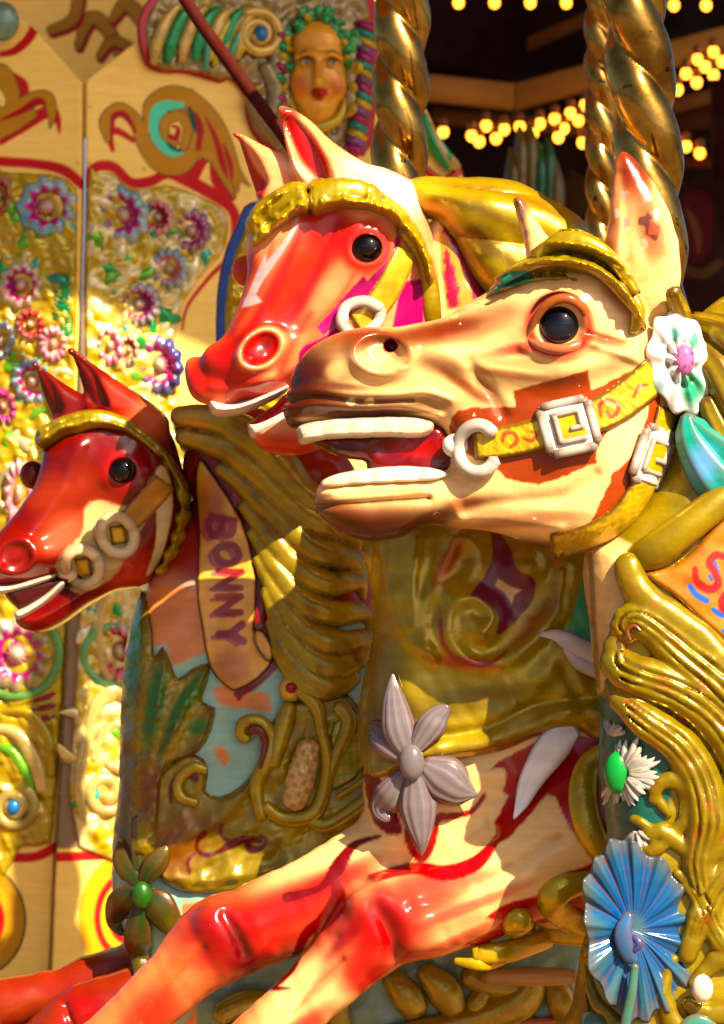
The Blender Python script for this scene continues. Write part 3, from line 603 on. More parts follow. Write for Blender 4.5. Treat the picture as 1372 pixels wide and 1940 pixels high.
v.slab([(590,400),(560,340),(545,290),(534,240),(528,210),(536,203),(556,210),(590,232),(620,262),(650,285),(690,310),(735,330),(730,380),(660,400)],lambda X,Y:hx(Y,(205,10),(260,30),(340,44)),34,lambda X,Y:-20+0*X,k=26,disp=lambda X,Y:-26*np.exp(-np.maximum(strokesd(X,Y,[(548,232,2),(572,270,12),(590,310,15),(612,345,8)],4),0)**2/80))
v.slab([(500,400),(478,350),(462,305),(448,270),(440,250),(446,247),(466,256),(500,274),(540,292),(575,312),(610,340),(600,380),(540,410)],lambda X,Y:hx(Y,(248,9),(300,26),(380,36)),28,lambda X,Y:20+0*X,k=22,disp=lambda X,Y:-22*np.exp(-np.maximum(strokesd(X,Y,[(452,268,2),(472,305,10),(490,345,9)],4),0)**2/60))
v.ell((735,365,20),(60,40,60),20,20)
def paint_mid(p):
    B=p.blob
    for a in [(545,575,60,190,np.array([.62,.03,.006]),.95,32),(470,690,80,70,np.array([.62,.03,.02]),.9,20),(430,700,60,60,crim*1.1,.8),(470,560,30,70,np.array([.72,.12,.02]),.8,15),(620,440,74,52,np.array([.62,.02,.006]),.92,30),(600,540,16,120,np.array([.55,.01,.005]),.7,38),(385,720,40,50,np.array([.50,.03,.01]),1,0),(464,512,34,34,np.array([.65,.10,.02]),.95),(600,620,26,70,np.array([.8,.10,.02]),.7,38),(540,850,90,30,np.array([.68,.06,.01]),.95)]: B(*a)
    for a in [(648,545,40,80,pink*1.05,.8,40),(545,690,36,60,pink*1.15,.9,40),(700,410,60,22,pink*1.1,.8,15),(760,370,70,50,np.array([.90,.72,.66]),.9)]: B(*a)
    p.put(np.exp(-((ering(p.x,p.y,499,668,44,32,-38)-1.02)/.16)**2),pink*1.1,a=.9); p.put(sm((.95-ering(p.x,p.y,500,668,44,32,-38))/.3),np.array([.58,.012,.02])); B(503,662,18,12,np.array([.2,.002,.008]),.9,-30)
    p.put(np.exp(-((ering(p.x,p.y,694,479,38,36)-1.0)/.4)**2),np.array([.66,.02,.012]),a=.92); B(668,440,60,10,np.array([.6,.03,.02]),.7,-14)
    for ss,c,a_ in (([(575,440,4),(545,510,9),(500,600,10),(450,660,8)],(.42,.004,.004),.75),([(640,430,4),(612,500,8),(575,570,8),(545,620,3)],(.45,.008,.004),.7),([(520,470,3),(485,560,7),(440,640,9)],(.40,.01,.004),.6),([(590,600,3),(560,650,8),(530,720,6)],(.55,.03,.01),.6),([(670,530,3),(640,580,6),(600,620,3)],(.60,.05,.02),.6),([(460,760,4),(520,735,6),(570,700,4)],(.55,.004,.02),.8)): p.stroke(ss,c,0,9,a=a_)
    p.poly([(566,413),(564,442),(538,489),(509,530),(489,565),(500,579),(462,588),(474,560),(484,536),(497,506),(509,487),(508,503),(532,477),(556,442)],lilac,spl=2)
    p.poly([(757,450),(760,483),(720,560),(632,629),(614,641),(602,626),(667,553),(690,530),(696,539),(742,495),(748,458)],(.48,.01,.22),spl=1,wb=1)
    p.poly([(760,540),(805,530),(800,640),(740,640)],(.48,.01,.22),spl=1)
    p.poly([(575,664),(614,645),(640,625),(650,640),(610,665),(570,690)],(.55,.02,.25),wb=1)
    # ears
    B(545,225,24,30,np.array([.62,.05,.03]),.9); B(446,265,16,30,np.array([.70,.10,.03]),.9); p.poly([(540,220),(556,226),(588,262),(620,310),(622,340),(596,338),(570,300),(548,255)],crim,soft=5,a=.95); p.poly([(448,260),(462,272),(480,310),(505,350),(490,375),(468,320)],crim,soft=5,a=.9)
    B(690,330,60,40,np.array([.92,.66,.5]),.9); B(560,320,50,14,np.array([.92,.66,.5]),.8,35)
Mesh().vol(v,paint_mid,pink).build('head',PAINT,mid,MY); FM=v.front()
V,Q=ball((695,478,float(FM(724,505))+2),(30,28,24),36,20); Mesh().add(V,Q,(.008,.002,.002)).build('eye',EYE,mid,MY)
v2=Vol(440,760,700,880,-160,20,2.6); v2.slab([(472,812),(480,800),(515,775),(560,740),(640,720),(700,730),(640,770),(560,790),(520,815)],34,18,-76); Mesh().vol(v2,None,(.14,.002,.006)).build('mouth',PAINT,mid,MY)
v2=Vol(380,570,715,815,-170,20,2.4); v2.slab([(402,760),(440,765),(480,755),(525,738),(548,728),(546,744),(500,770),(462,786),(428,792),(405,788)],lambda X,Y:hx(X,(400,44),(480,58),(560,64)),22,dcm); Mesh().vol(v2,None,(.74,.60,.56)).build('upper_teeth',PAINT,mid,MY)
v2=Vol(460,620,740,850,-130,0,2.4); v2.slab([(472,808),(490,800),(530,780),(580,752),(600,760),(570,796),(520,822),(482,834)],44,16,-72); Mesh().vol(v2,None,(.74,.60,.56)).build('lower_teeth',PAINT,mid,MY)
# forelock
v=Vol(450,850,310,560,-190,170,2.8)
v.slab([(470,436),(476,412),(492,396),(530,362),(575,346),(640,344),(690,352),(730,372),(770,405),(800,450),(822,500),(826,560),(804,560),(796,508),(774,466),(738,434),(700,416),(660,412),(620,420),(591,428),(574,420),(540,440),(502,464),(484,474),(472,464)],lambda X,Y:hx(X,(470,62),(560,104),(720,134),(830,124)),18,dcm,k=4,
  disp=lambda X,Y:3*np.sin(strokesd(X,Y,[(470,430,0),(560,370,0),(680,370,0),(760,410,0),(820,520,0)],4)/8.0+X/60)+wob(X,Y,30,1)*2)
v.chain([(478,440,-78,10),(500,410,-96,18),(560,378,-110,22),(582,384,-116,12)],k=5); v.chain([(590,395,-118,20),(640,375,-116,24),(700,378,-108,18)],k=8); v.disp(lambda X,Y:-rid(X,Y,[(583,350),(586,385),(590,420)],5,8))
Mesh().vol(v,lambda p:p.blob(760,400,60,30,np.array([.8,.6,.05]),.6),gold,.5).build('forelock',GOLD,mid,MY)
M=Mesh()
for P,c in (([(760,440,15),(795,490,16),(812,540,17),(818,610,18),(818,700,18)],gold*1.1),):
    V,Q=sweep(fpts(P,FM,-8),.6,18); M.add(V,Q,c,.5)
M.build('headpiece_band',GOLD,mid,MY)
V,Q,e=patch(ribbonpoly([(772,478),(752,520),(728,565),(700,600),(672,620)],[22,24,26,26,24]),FM,8,8,2.6,1); Mesh().add(V,Q,(.80,.60,.08),.25).build('cheek_strap',GOLD,mid,MY)
M=Mesh()
for P in ([(650,620),(655,590),(690,578),(722,592)],[(722,592),(715,618),(690,640)],[(665,640),(648,620),(652,596)]):
    V,Q=sweep(fpts([(x,y,11) for x,y in P],FM,-16),.8); M.add(V,Q,wht)
M.build('buckle',PAINT,mid,MY)
# mane
v=Vol(740,1180,310,660,-120,200,3.2)
v.slab([(760,345),(790,334),(850,338),(923,340),(993,352),(1069,390),(1112,436),(1130,520),(1130,640),(930,640),(915,560),(885,500),(850,440),(830,410),(790,400),(770,380)],lambda X,Y:hx(X,(760,60),(900,95),(1130,70)),60,50,k=0,
 disp=lambda X,Y:9*np.abs(np.sin((Y-330-(X-760)*.28+.00045*(X-760)**2)/30.0))**.7+1.5*wob(X,Y,70,2))
Mesh().vol(v,lambda p:(p.blob(800,360,50,40,np.array([.85,.62,.05]),.7),p.blob(900,470,40,60,golddk,.5,40),p.stroke([(820,380,2),(900,400,9),(1000,450,12),(1100,540,8)],golddk*1.6,.5,14,a=.75),p.stroke([(860,430,2),(930,470,10),(1010,540,10)],golddk*1.6,.5,14,a=.75),p.stroke([(860,352,2),(960,366,6),(1060,410,6)],(.4,.16,.01),.5,10,a=.6)),gold,.5).build('mane',GOLD,mid,MY)
# ---- neck, body and legs in one surface
v=Vol(140,1330,400,1990,-200,260,4.6)
v.slab([(770,560),(800,440),(840,405),(900,440),(960,560),(1120,640),(1250,760),(1310,1300),(1300,1700),(1130,1780),(960,1740),(850,1700),(720,1640),(694,1560),(690,1440),(696,1300),(706,1200),(702,1060),(730,800)],lambda X,Y:hx(Y,(400,50),(900,90),(1300,130),(1700,120)),90,50)
v.chain([(1200,1500,-20,130),(1060,1590,-40,112),(930,1670,-60,96),(830,1715,-66,84),(745,1735,-70,84),(690,1772,-72,76),(620,1845,-72,62),(540,1920,-72,60),(470,1990,-72,62)],k=30,spl=12)
v.chain([(900,1560,60,120),(700,1640,40,80),(580,1715,30,82),(470,1762,26,82),(405,1790,24,82),(330,1860,20,64),(250,1935,18,58),(180,2000,16,60)],k=26,spl=12)
v.ell((720,1705,-120),(50,40,34),30,18); v.ell((425,1745,-30),(48,40,30),30,18)
def HB(X,Y):
    h=wob(X,Y,80,23)*3
    h-=rid(X,Y,[(712,1700),(730,1725),(744,1760),(746,1788)],14,9); h+=rid(X,Y,[(664,1700),(690,1740),(706,1790)],30,9)+rid(X,Y,[(780,1690),(790,1730),(780,1770)],30,7)
    h-=rid(X,Y,[(428,1728),(450,1765),(464,1800)],11,8); h+=rid(X,Y,[(400,1750),(425,1790)],26,7)+rid(X,Y,[(490,1750),(500,1790)],26,5)
    h-=rid(X,Y,[(780,1700),(860,1680),(980,1610),(1050,1570)],12,8); h+=rid(X,Y,[(800,1730),(900,1700),(1000,1640)],18,6); h-=rid(X,Y,[(560,1900),(600,1850),(650,1800)],7,6); h-=rid(X,Y,[(640,1760),(600,1810),(540,1870)],10,5)
    h-=rid(X,Y,[(390,1790),(330,1850),(270,1930)],8,6)
    h+=rid(X,Y,[(700,1650),(800,1640),(900,1610),(940,1580)],10,4)
    return h
v.disp(HB)
def paint_body(p):
    B=p.blob; ar=np.array
    p.put(sm((560-p.x)/120)*sm((p.y-1500)/80),ar([.80,.31,.13]))
    for a in [(720,1745,104,88,ar([.46,.002,.008]),1,20),(800,1680,80,50,ar([.66,.03,.03]),.8,0),(690,1830,50,60,ar([.66,.01,.01]),.9,-40),(860,1780,110,22,ar([.78,.18,.1]),.6,-18),(850,1650,90,18,ar([.75,.12,.1]),.7,-8),(570,1935,80,26,ar([.60,.01,.01]),.85,-42),(880,1700,130,12,ar([.70,.06,.05]),.7,-22),(900,1745,110,10,ar([.70,.08,.05]),.6,-24),(655,1760,60,12,ar([.35,.0,.005]),.7,-50),(740,1725,26,80,ar([.30,.0,.01]),.8,-22),(620,1830,16,90,ar([.75,.2,.1]),.6,40)]: B(*a)  # airbrushed crimson, plus a dark streak painted as shade in the knee crease
    for a in [(440,1770,125,84,ar([.38,.002,.012]),1,10),(560,1740,130,70,ar([.55,.03,.01]),.9,-15),(640,1660,90,24,ar([.50,.03,.01]),.9,-25),(460,1790,22,70,ar([.16,.0,.02]),.8,-22),(285,1920,50,80,ar([.60,.03,.015]),.85,40),(560,1700,120,40,ar([.42,.01,.01]),.8,-22),(340,1820,60,20,ar([.70,.2,.06]),.7,-45)]: B(*a)  # airbrushed crimson, deepened to paint in the far leg's shade and knee crease
    F=dict(near=60)
    p.poly([(690,1468),(720,1470),(760,1560),(740,1575),(712,1560),(700,1530)],crim*.6,wb=2,**F); p.stroke([(770,1555,5),(776,1590,8),(796,1618,9),(815,1590,9),(826,1545,8),(850,1540,7),(890,1530,5),(915,1500,4)],crim*.8,**F)
    p.poly([(945,1435),(1010,1400),(1135,1385),(1150,1660),(1110,1610),(1068,1550),(1045,1500),(1030,1495),(1000,1530),(960,1572),(936,1585),(934,1550),(960,1500),(905,1470)],crim,spl=1,wb=1.5,**F)
    p.poly([(905,1462),(950,1448),(955,1475),(938,1510),(915,1490)],cream*1.05,spl=2,**F)
    p.stroke([(945,1565,4),(900,1618,12),(840,1640,13),(780,1636,9),(700,1655,4)],crim*.9,**F)
    p.poly([(1035,1655),(1065,1635),(1095,1628),(1120,1615),(1150,1650),(1130,1720),(960,1760),(870,1810),(835,1832),(880,1772),(930,1745),(950,1725),(912,1722),(940,1700),(965,1690),(1010,1680),(1020,1660)],crim*1.1,spl=1,wb=1,**F)
    p.stroke([(636,1668,10),(640,1700,16),(610,1740,12),(580,1765,10),(555,1820,7),(520,1850,9),(510,1858,6),(550,1856,2)],crim*.5,**F)
    p.stroke([(720,1580,3),(670,1600,7),(640,1640,14),(620,1665,8),(600,1680,6),(545,1695,10)],crim*.45,near=200)
    p.poly([(836,420),(880,470),(926,556),(900,600),(860,560)],(.40,.0,.08),spl=1,near=200); p.poly([(832,430),(850,450),(890,540),(900,580),(846,590),(836,520)],(.62,.36,.08),spl=1,near=200); p.poly([(845,470),(862,520),(870,575),(850,580),(842,520)],(.45,.01,.1),wb=3,near=200)
    p.stroke([(838,420,2),(870,470,2.5),(915,550,2.5)],(.02,.01,.02),near=200)
Mesh().vol(v,paint_body,cream).build('body',PAINT,mid,MY); FB=v.front()
# breast collar
def HC(X,Y):
    h=rid(X,Y,[(722,1030),(735,1120),(770,1200),(820,1240)],16,12)+rid(X,Y,[(860,1020),(830,1090),(800,1160),(810,1220)],18,13)+rid(X,Y,[(790,1020),(780,1100),(780,1180)],12,8)
    h+=rid(X,Y,[(1060,1080),(1050,1150),(1005,1210),(940,1250),(880,1245),(842,1200),(850,1150),(895,1130),(930,1160),(915,1195)],18,17)
    h+=22*gau(X,Y,888,1180,40,40)+24*gau(X,Y,992,1070,34,30)+rid(X,Y,[(880,1020),(905,1050),(890,1090),(850,1120)],22,12)
    h+=rid(X,Y,[(700,1470),(800,1420),(900,1405),(1000,1370),(1060,1345),(1140,1345)],16,12)-rid(X,Y,[(720,1425),(820,1390),(920,1372),(1010,1330),(1140,1315)],9,7)
    h+=rid(X,Y,[(1010,1290),(1050,1240),(1080,1220)],22,8)+rid(X,Y,[(690,1330),(700,1400),(700,1460)],12,6)+2.5*np.sin(Y/5.0)*gau(X,Y,685,1320,14,120)
    return h+wob(X,Y,90,31)*2
V,Q,e=patch([(694,1000),(900,985),(1160,1000),(1160,1376),(1090,1378),(1034,1382),(985,1402),(950,1417),(868,1433),(800,1440),(740,1466),(694,1466),(682,1421),(680,1338),(692,1271),(706,1208),(700,1100)],FB,22,16,2.8,2,H=HC)
p=Paint(V,gold,.5)
for a in [(850,1060,60,16,np.array([.55,.14,.01]),.8,-60),(880,1250,70,14,np.array([.55,.08,.01]),.8,5),(1000,1180,70,18,np.array([.5,.2,.01]),.6,-45),(1000,1395,140,16,np.array([.55,.2,.01]),.6,-12),(720,1300,60,120,gold*.55,.6),(900,1320,120,30,golddk,.5,-10),(760,1360,60,60,golddk,.5)]: p.blob(*a)
p.poly([(928,1000),(960,1030),(975,1075),(1008,1096),(1003,1138),(955,1190),(936,1196),(940,1160),(905,1130),(888,1124),(915,1090),(930,1050)],(.30,.005,.10),wb=1,met=0); p.poly([(940,1094),(962,1108),(984,1116),(970,1126),(966,1143),(952,1120),(934,1108)],cream,0,spl=1)
p.stroke([(832,1170,3),(838,1215,5),(870,1248,5),(920,1252,4),(955,1230,3)],(.42,.02,.01),a=.8)
p.poly([(1106,1060),(1112,1100),(1080,1190),(1060,1210),(1090,1130)],(.05,.5,.01),0,soft=6); p.poly([(1110,1080),(1170,1080),(1170,1260),(1080,1200)],(.12,.5,.32),0,soft=5)
Mesh().add(V,Q,p.c,p.m).build('breast_collar',GOLD,mid,MY)
FC=lambda x,y:FB(x,y)-30
M=Mesh(); sil=np.array([.30,.27,.30])
for P in ([(775,1425,16),(756,1380,30),(748,1335,24),(744,1300,13),(743,1270,1)],[(785,1410,14),(812,1370,26),(828,1348,20),(846,1334,9)],[(800,1440,18),(835,1462,42),(866,1484,34),(886,1492,16),(902,1496,1)],[(785,1460,18),(790,1510,34),(794,1550,27),(797,1582,14),(797,1612,1)],[(765,1430,12),(735,1400,30),(712,1380,22),(700,1376,8)],[(765,1455,12),(740,1500,30),(722,1525,20),(735,1545,8)]):
    V,Q=sweep(fpts(P,FC,-4),.38,36,7,.10,11); M.add(V,Q,sil,.25)
o=M.build('silver_lily',PAINT,mid,MY); V,Q=ball((778,1435,float(FC(778,1435))-16),(24,34,18)); Mesh().add(V,Q,sil*.9,.15).build('flower_centre',PAINT,o,MY)
M=Mesh()
V,Q=sweep(fpts([(1085,1375,14),(1050,1400,32),(1005,1465,24),(985,1510,14),(968,1540,2)],FB,-14),.4,20,7,.04,5); M.add(V,Q,(1,.98,1))
V,Q=sweep(fpts([(1014,1198,3),(1050,1200,13),(1085,1222,20),(1140,1250,24),(1200,1270,20)],FC,-10),.5,18); M.add(V,Q,(.74,.70,.70))
V,Q=sweep(fpts([(1060,1220,4),(1090,1250,14),(1140,1270,16)],FC,-12),.5,18); M.add(V,Q,(.70,.66,.66)); M.build('silver_leaf',PAINT,mid,MY)
M=Mesh(); V,Q=sweep(fpts([(1160,1410,20),(1112,1440,26),(1095,1500,28),(1112,1570,26),(1150,1610,20)],FB,-6),.7,20); M.add(V,Q,gold*1.15,.5)
for P in ([(1125,1650,20),(1060,1665,26),(1040,1690,30),(1070,1730,26),(1130,1760,24)],[(1100,1655,16),(1120,1690,24),(1150,1700,24)],[(985,1712,18),(975,1735,30),(1000,1755,26),(1060,1768,22),(1120,1772,20)],[(930,1780,10),(900,1795,16),(960,1790,22),(1040,1782,18)],[(860,1808,6),(920,1812,14),(1000,1790,14)]):
    V,Q=sweep(fpts(P,FB,-12),.7,18); M.add(V,Q,gold*1.15,.5)
M.build('gilded_scrollwork',LEAFM,mid,MY)
# ================================================================ the dark red horse named on its ribbon
BY=0.66
bon=thing('carousel_horse','dark red carousel horse with BONNY lettered on its neck ribbon, at the left','carousel horse',480,1900,BY,'carved carousel horses')
ar=np.array; dred=ar([.25,.014,.005]); dor=ar([.42,.065,.006]); ggold=gold*.75
dcb=lambda X,Y:(X-200)*.3-20
v=Vol(-60,370,640,1215,-160,180,2.8)
v.slab([(92,850),(84,880),(72,920),(50,955),(28,985),(6,1015),(-25,1050),(-50,1080),(-50,1115),(0,1112),(52,1105),(110,1092),(150,1100),(60,1150),(38,1165),(44,1184),(79,1197),(121,1182),(173,1146),(212,1124),(273,1108),(300,1080),(345,1030),(352,950),(340,870),(310,800),(262,780),(194,775),(130,800)],lambda X,Y:hx(X,(-50,50),(40,58),(150,72),(260,84),(360,76)),62,dcb)
v.ell((62,900,0),(24,27,24),0,16); v.ell((240,896,-60),(54,56,30),0,24)
def HBn(X,Y):
    h=10*np.exp(-((ering(X,Y,44,1052,38,32,-20)-1)/.3)**2)+16*gau(X,Y,45,1050,50,44); h-=8*np.exp(-(ering(X,Y,44,1052,38,32)/.7)**4)
    h+=14*gau(X,Y,240,895,54,52); r=ering(X,Y,240,892,29,27); h-=8*np.exp(-(r/.8)**4)
    h+=rid(X,Y,[(300,900),(230,980),(150,1030),(100,1050)],22,9)+rid(X,Y,[(160,850),(130,930),(80,1000)],18,6)-rid(X,Y,[(200,930),(150,980),(90,1015)],14,5)
    h-=rid(X,Y,[(130,1080),(180,1110),(240,1085)],12,5)
    return h+wob(X,Y,80,41)*1.2
v.disp(HBn)
v.slab([(180,810),(165,765),(148,715),(130,672),(130,660),(142,662),(175,688),(210,712),(240,732),(285,762),(320,800),(280,830)],lambda X,Y:hx(Y,(662,9),(720,24),(800,40)),26,-5,k=20,disp=lambda X,Y:-20*np.exp(-np.maximum(strokesd(X,Y,[(140,680,2),(165,715,9),(185,755,10),(200,780,5)],4),0)**2/60))
v.slab([(108,815),(90,775),(72,735),(60,695),(62,685),(72,690),(100,712),(140,738),(190,765),(200,800),(150,820)],lambda X,Y:hx(Y,(688,9),(740,22),(800,30)),22,20,k=16,disp=lambda X,Y:-18*np.exp(-np.maximum(strokesd(X,Y,[(70,705,2),(88,740,8),(105,775,7)],4),0)**2/60))
v.chain([(20,1135,-80,9),(80,1128,-85,12),(120,1095,-85,9)],k=6,op='-')
def paint_bn(p):
    B=p.blob
    for a in [(60,1060,90,70,ar([.34,.012,.01]),.9,0),(160,960,60,110,dor,.75,40),(90,930,50,40,ar([.45,.08,.005]),.8),(250,860,70,60,ar([.26,.008,.006]),.85),(300,790,60,50,ar([.68,.22,.1]),.9),(130,1160,110,36,ar([.42,.02,.008]),.9,-20),(130,1010,50,36,ar([.72,.20,.10]),.8,-35),(250,1080,60,50,ar([.70,.10,.04]),.7,-30),(120,1140,60,20,ar([.2,.002,.006]),.9,-30),(220,745,40,26,ar([.62,.1,.05]),.7,30)]: B(*a)
    p.put(np.exp(-((ering(p.x,p.y,240,892,30,29)-1)/.4)**2),ar([.42,.005,.008]),a=.9)
    p.poly([(300,900),(320,890),(330,960),(310,1050),(280,1090),(300,1020)],(.72,.62,.38)); p.poly([(170,960),(200,948),(250,960),(280,930),(300,900),(290,960),(275,1000),(230,1080),(190,1110),(150,1120),(118,1090),(125,1050),(165,1010)],(.62,.50,.26),soft=4,wb=2)
    p.poly([(62,695),(72,700),(100,750),(112,790),(95,785),(72,730)],(.22,.005,.008),soft=4); p.poly([(134,668),(160,700),(190,750),(202,785),(182,775),(155,720)],(.22,.005,.008),soft=4)
Mesh().vol(v,paint_bn,dred).build('head',PAINT,bon,BY); FBn=v.front()
V,Q=ball((241,892,float(FBn(256,912))-1),(25,24,20),32,18); Mesh().add(V,Q,(.007,.002,.002)).build('eye',EYE,bon,BY)
v2=Vol(-60,130,1070,1140,-150,30,2.4); v2.slab([(-45,1104),(20,1104),(60,1096),(114,1082),(108,1098),(60,1116),(10,1126),(-45,1126)],lambda X,Y:hx(X,(-50,48),(40,56),(150,70)),16,dcb); Mesh().vol(v2,None,(.72,.60,.52)).build('upper_teeth',PAINT,bon,BY)
v2=Vol(20,150,1080,1190,-150,30,2.4); v2.slab([(36,1156),(60,1143),(92,1122),(122,1096),(134,1104),(112,1132),(80,1158),(46,1174)],lambda X,Y:hx(X,(-50,48),(40,56),(150,68)),16,dcb); Mesh().vol(v2,None,(.72,.60,.52)).build('lower_teeth',PAINT,bon,BY)
v2=Vol(0,180,1070,1190,-120,40,2.6); v2.slab([(20,1112),(110,1088),(160,1090),(125,1115),(64,1152),(40,1150)],lambda X,Y:hx(X,(-50,30),(150,50)),16,dcb); Mesh().vol(v2,None,(.10,.002,.005)).build('mouth',PAINT,bon,BY)
v=Vol(60,380,750,1100,-190,160,2.8)
v.slab([(76,836),(80,816),(100,802),(136,786),(194,778),(262,800),(315,846),(341,890),(360,935),(360,980),(346,1034),(320,1080),(296,1088),(306,1060),(322,1020),(334,975),(334,930),(318,895),(290,862),(250,832),(215,820),(180,826),(157,834),(120,846),(92,858),(80,852)],lambda X,Y:hx(X,(80,52),(160,80),(260,92),(360,86)),20,dcb,k=4,disp=lambda X,Y:3*np.sin(strokesd(X,Y,[(80,830,0),(140,800,0),(220,795,0),(300,850,0),(350,940,0)],4)/5.5)+wob(X,Y,30,1)*1.5)
v.chain([(84,838,-66,8),(105,822,-80,13),(145,806,-92,16),(152,815,-96,9)],k=4); v.chain([(160,806,-96,15),(195,796,-96,17),(240,806,-90,12)],k=5)
Mesh().vol(v,lambda p:p.poly([(330,975),(362,975),(346,1040),(310,1090),(292,1090)],(.7,.55,.02),.4),ggold*1.1,.45).build('headpiece',GOLD,bon,BY)
V,Q,e=patch(ribbonpoly([(318,912),(296,940),(272,965),(250,990)],[22,23,23,22]),FBn,8,7,2.6,1); Mesh().add(V,Q,(.72,.46,.12),.2).build('cheek_strap',GOLD,bon,BY)
for c,(a,b),an in (((231,1013),(30,36),-25),((166,1073),(32,34),-30)):
    M=Mesh(); t=np.linspace(0,math.tau,13); ca,sa=math.cos(math.radians(an)),math.sin(math.radians(an))
    V,Q=sweep(fpts([(c[0]+a*ca*math.cos(u)-b*sa*math.sin(u),c[1]+a*sa*math.cos(u)+b*ca*math.sin(u),11) for u in t],FBn,-14),.8,12,4); M.add(V,Q,(.95,.82,.56)); o=M.build('bit_ring',PAINT,bon,BY)
    V,Q,e=patch([(c[0]-16,c[1]-16),(c[0]+14,c[1]-20),(c[0]+18,c[1]+16),(c[0]-12,c[1]+20)],FBn,10,8,2.6,1); Mesh().add(V,Q,(.80,.60,.05),.3).build('buckle_plate',GOLD,o,BY)
V,Q=ball((135,1085,float(FBn(135,1085))-12),(20,18,14)); Mesh().add(V,Q,(.8,.66,.45)).build('bit_ball',PAINT,bon,BY)
# ---- body
v=Vol(-120,1160,760,1990,-200,240,4.8)
v.slab([(300,1060),(360,960),(345,880),(370,800),(470,770),(560,800),(680,900),(760,1250),(1090,1450),(1110,1985),(340,1985),(300,1880),(250,1810),(222,1760),(210,1680),(214,1600),(224,1500),(230,1338),(240,1212),(258,1150),(276,1108)],lambda X,Y:hx(Y,(780,50),(1000,80),(1300,130),(1900,140)),90,40)
v.chain([(400,1860,40,80),(250,1845,30,56),(120,1880,20,46),(0,1905,10,48),(-90,1925,0,48)],k=20,spl=10); v.chain([(420,1900,-50,80),(300,1880,-60,62),(190,1905,-66,62),(120,1945,-70,58),(60,2000,-70,52)],k=20)
v.disp(lambda X,Y:wob(X,Y,80,43)*3-rid(X,Y,[(135,1890),(150,1925),(165,1950)],6,8)-rid(X,Y,[(262,1120),(300,1130),(350,1150)],14,3))
def paint_bb(p):
    B=p.blob; tl=ar([.42,.62,.55]); pk=ar([.78,.38,.16])
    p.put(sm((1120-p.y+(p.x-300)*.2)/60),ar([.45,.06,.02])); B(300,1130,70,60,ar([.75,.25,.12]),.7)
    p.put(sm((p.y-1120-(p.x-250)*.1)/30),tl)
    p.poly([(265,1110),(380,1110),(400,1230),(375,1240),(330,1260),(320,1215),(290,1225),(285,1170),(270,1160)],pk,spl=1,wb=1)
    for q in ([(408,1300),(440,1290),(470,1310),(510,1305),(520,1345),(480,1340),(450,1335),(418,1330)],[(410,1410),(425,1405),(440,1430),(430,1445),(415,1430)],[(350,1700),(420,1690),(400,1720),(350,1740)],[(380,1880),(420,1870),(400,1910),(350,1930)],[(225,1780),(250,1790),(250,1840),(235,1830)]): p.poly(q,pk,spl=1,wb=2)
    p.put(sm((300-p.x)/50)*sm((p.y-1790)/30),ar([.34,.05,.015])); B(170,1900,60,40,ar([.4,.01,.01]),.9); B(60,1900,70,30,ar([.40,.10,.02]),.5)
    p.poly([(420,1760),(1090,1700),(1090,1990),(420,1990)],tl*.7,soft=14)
    p.poly([(400,880),(520,1100),(545,1230),(520,1270),(470,1310),(440,1290),(360,960)],(.30,.0,.05),near=200)
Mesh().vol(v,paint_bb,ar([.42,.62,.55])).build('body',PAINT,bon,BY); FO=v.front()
# name ribbon
RB=[(376,866),(400,890),(420,918),(462,986),(484,1060),(490,1110),(488,1160),(486,1188),(500,1190),(519,1217),(520,1250),(500,1275),(488,1285),(452,1304),(430,1295),(400,1260),(386,1190),(376,1130),(376,1070),(378,1007),(370,934)]
V,Q,e=patch(RB,FO,12,6,2.2,2,H=lambda X,Y:rid(X,Y,[(484,1190),(490,1230),(516,1250)],5,4))
p=Paint(V,(.92,.58,.10),.1); p.blob(400,960,30,60,ar([.5,.12,.02]),.7); p.blob(440,1260,40,40,ar([.5,.18,.02]),.7); p.put(sm((4.5-e)/2.5),(.03,.035,.03),0)
p.stroke([(485,1188,2),(487,1215,2),(505,1243,2),(518,1248,2)],(.03,.035,.03))
L={'B':[[(-1,-1),(-1,1)],[(-1,1),(.3,1),(.8,.6),(.3,.1),(-1,0)],[(.3,.1),(1,-.4),(.4,-1),(-1,-1)]],'O':[[(0,1),(.9,.5),(.9,-.5),(0,-1),(-.9,-.5),(-.9,.5),(0,1)]],'N':[[(-.85,-1),(-.85,1)],[(-.85,1),(.85,-1)],[(.85,-1),(.85,1)]],'Y':[[(-.9,1),(0,0)],[(.9,1),(0,0)],[(0,0),(0,-1)]]}
def word(p,items,hw,hh,wd,col,off=(0,0)):
    for ch,cx,cy,an in items:
        c,s=math.cos(math.radians(an)),math.sin(math.radians(an))
        for st in L[ch]:
            P=[]
            for u,w_ in st:
                x,y=w_*hh,u*hw; P.append((cx+x*c-y*s+off[0],cy+x*s+y*c+off[1],wd*(1+.15*math.sin(cx+7*u))))
            p.stroke(P,col,0,1.8,5 if ch in'BO' and len(P)>2 else 1,a=.92)
IT=[('B',421,999,10),('O',434,1049,8),('N',438,1096,3),('N',437,1143,0),('Y',441,1197,-4)]
word(p,IT,17,22,4.2,(.55,.14,.20),(-11,6)); word(p,IT,17.5,22,6.6,(.40,.003,.003))
Mesh().add(V,Q,p.c,p.m).build('name_ribbon',GOLD,bon,BY)
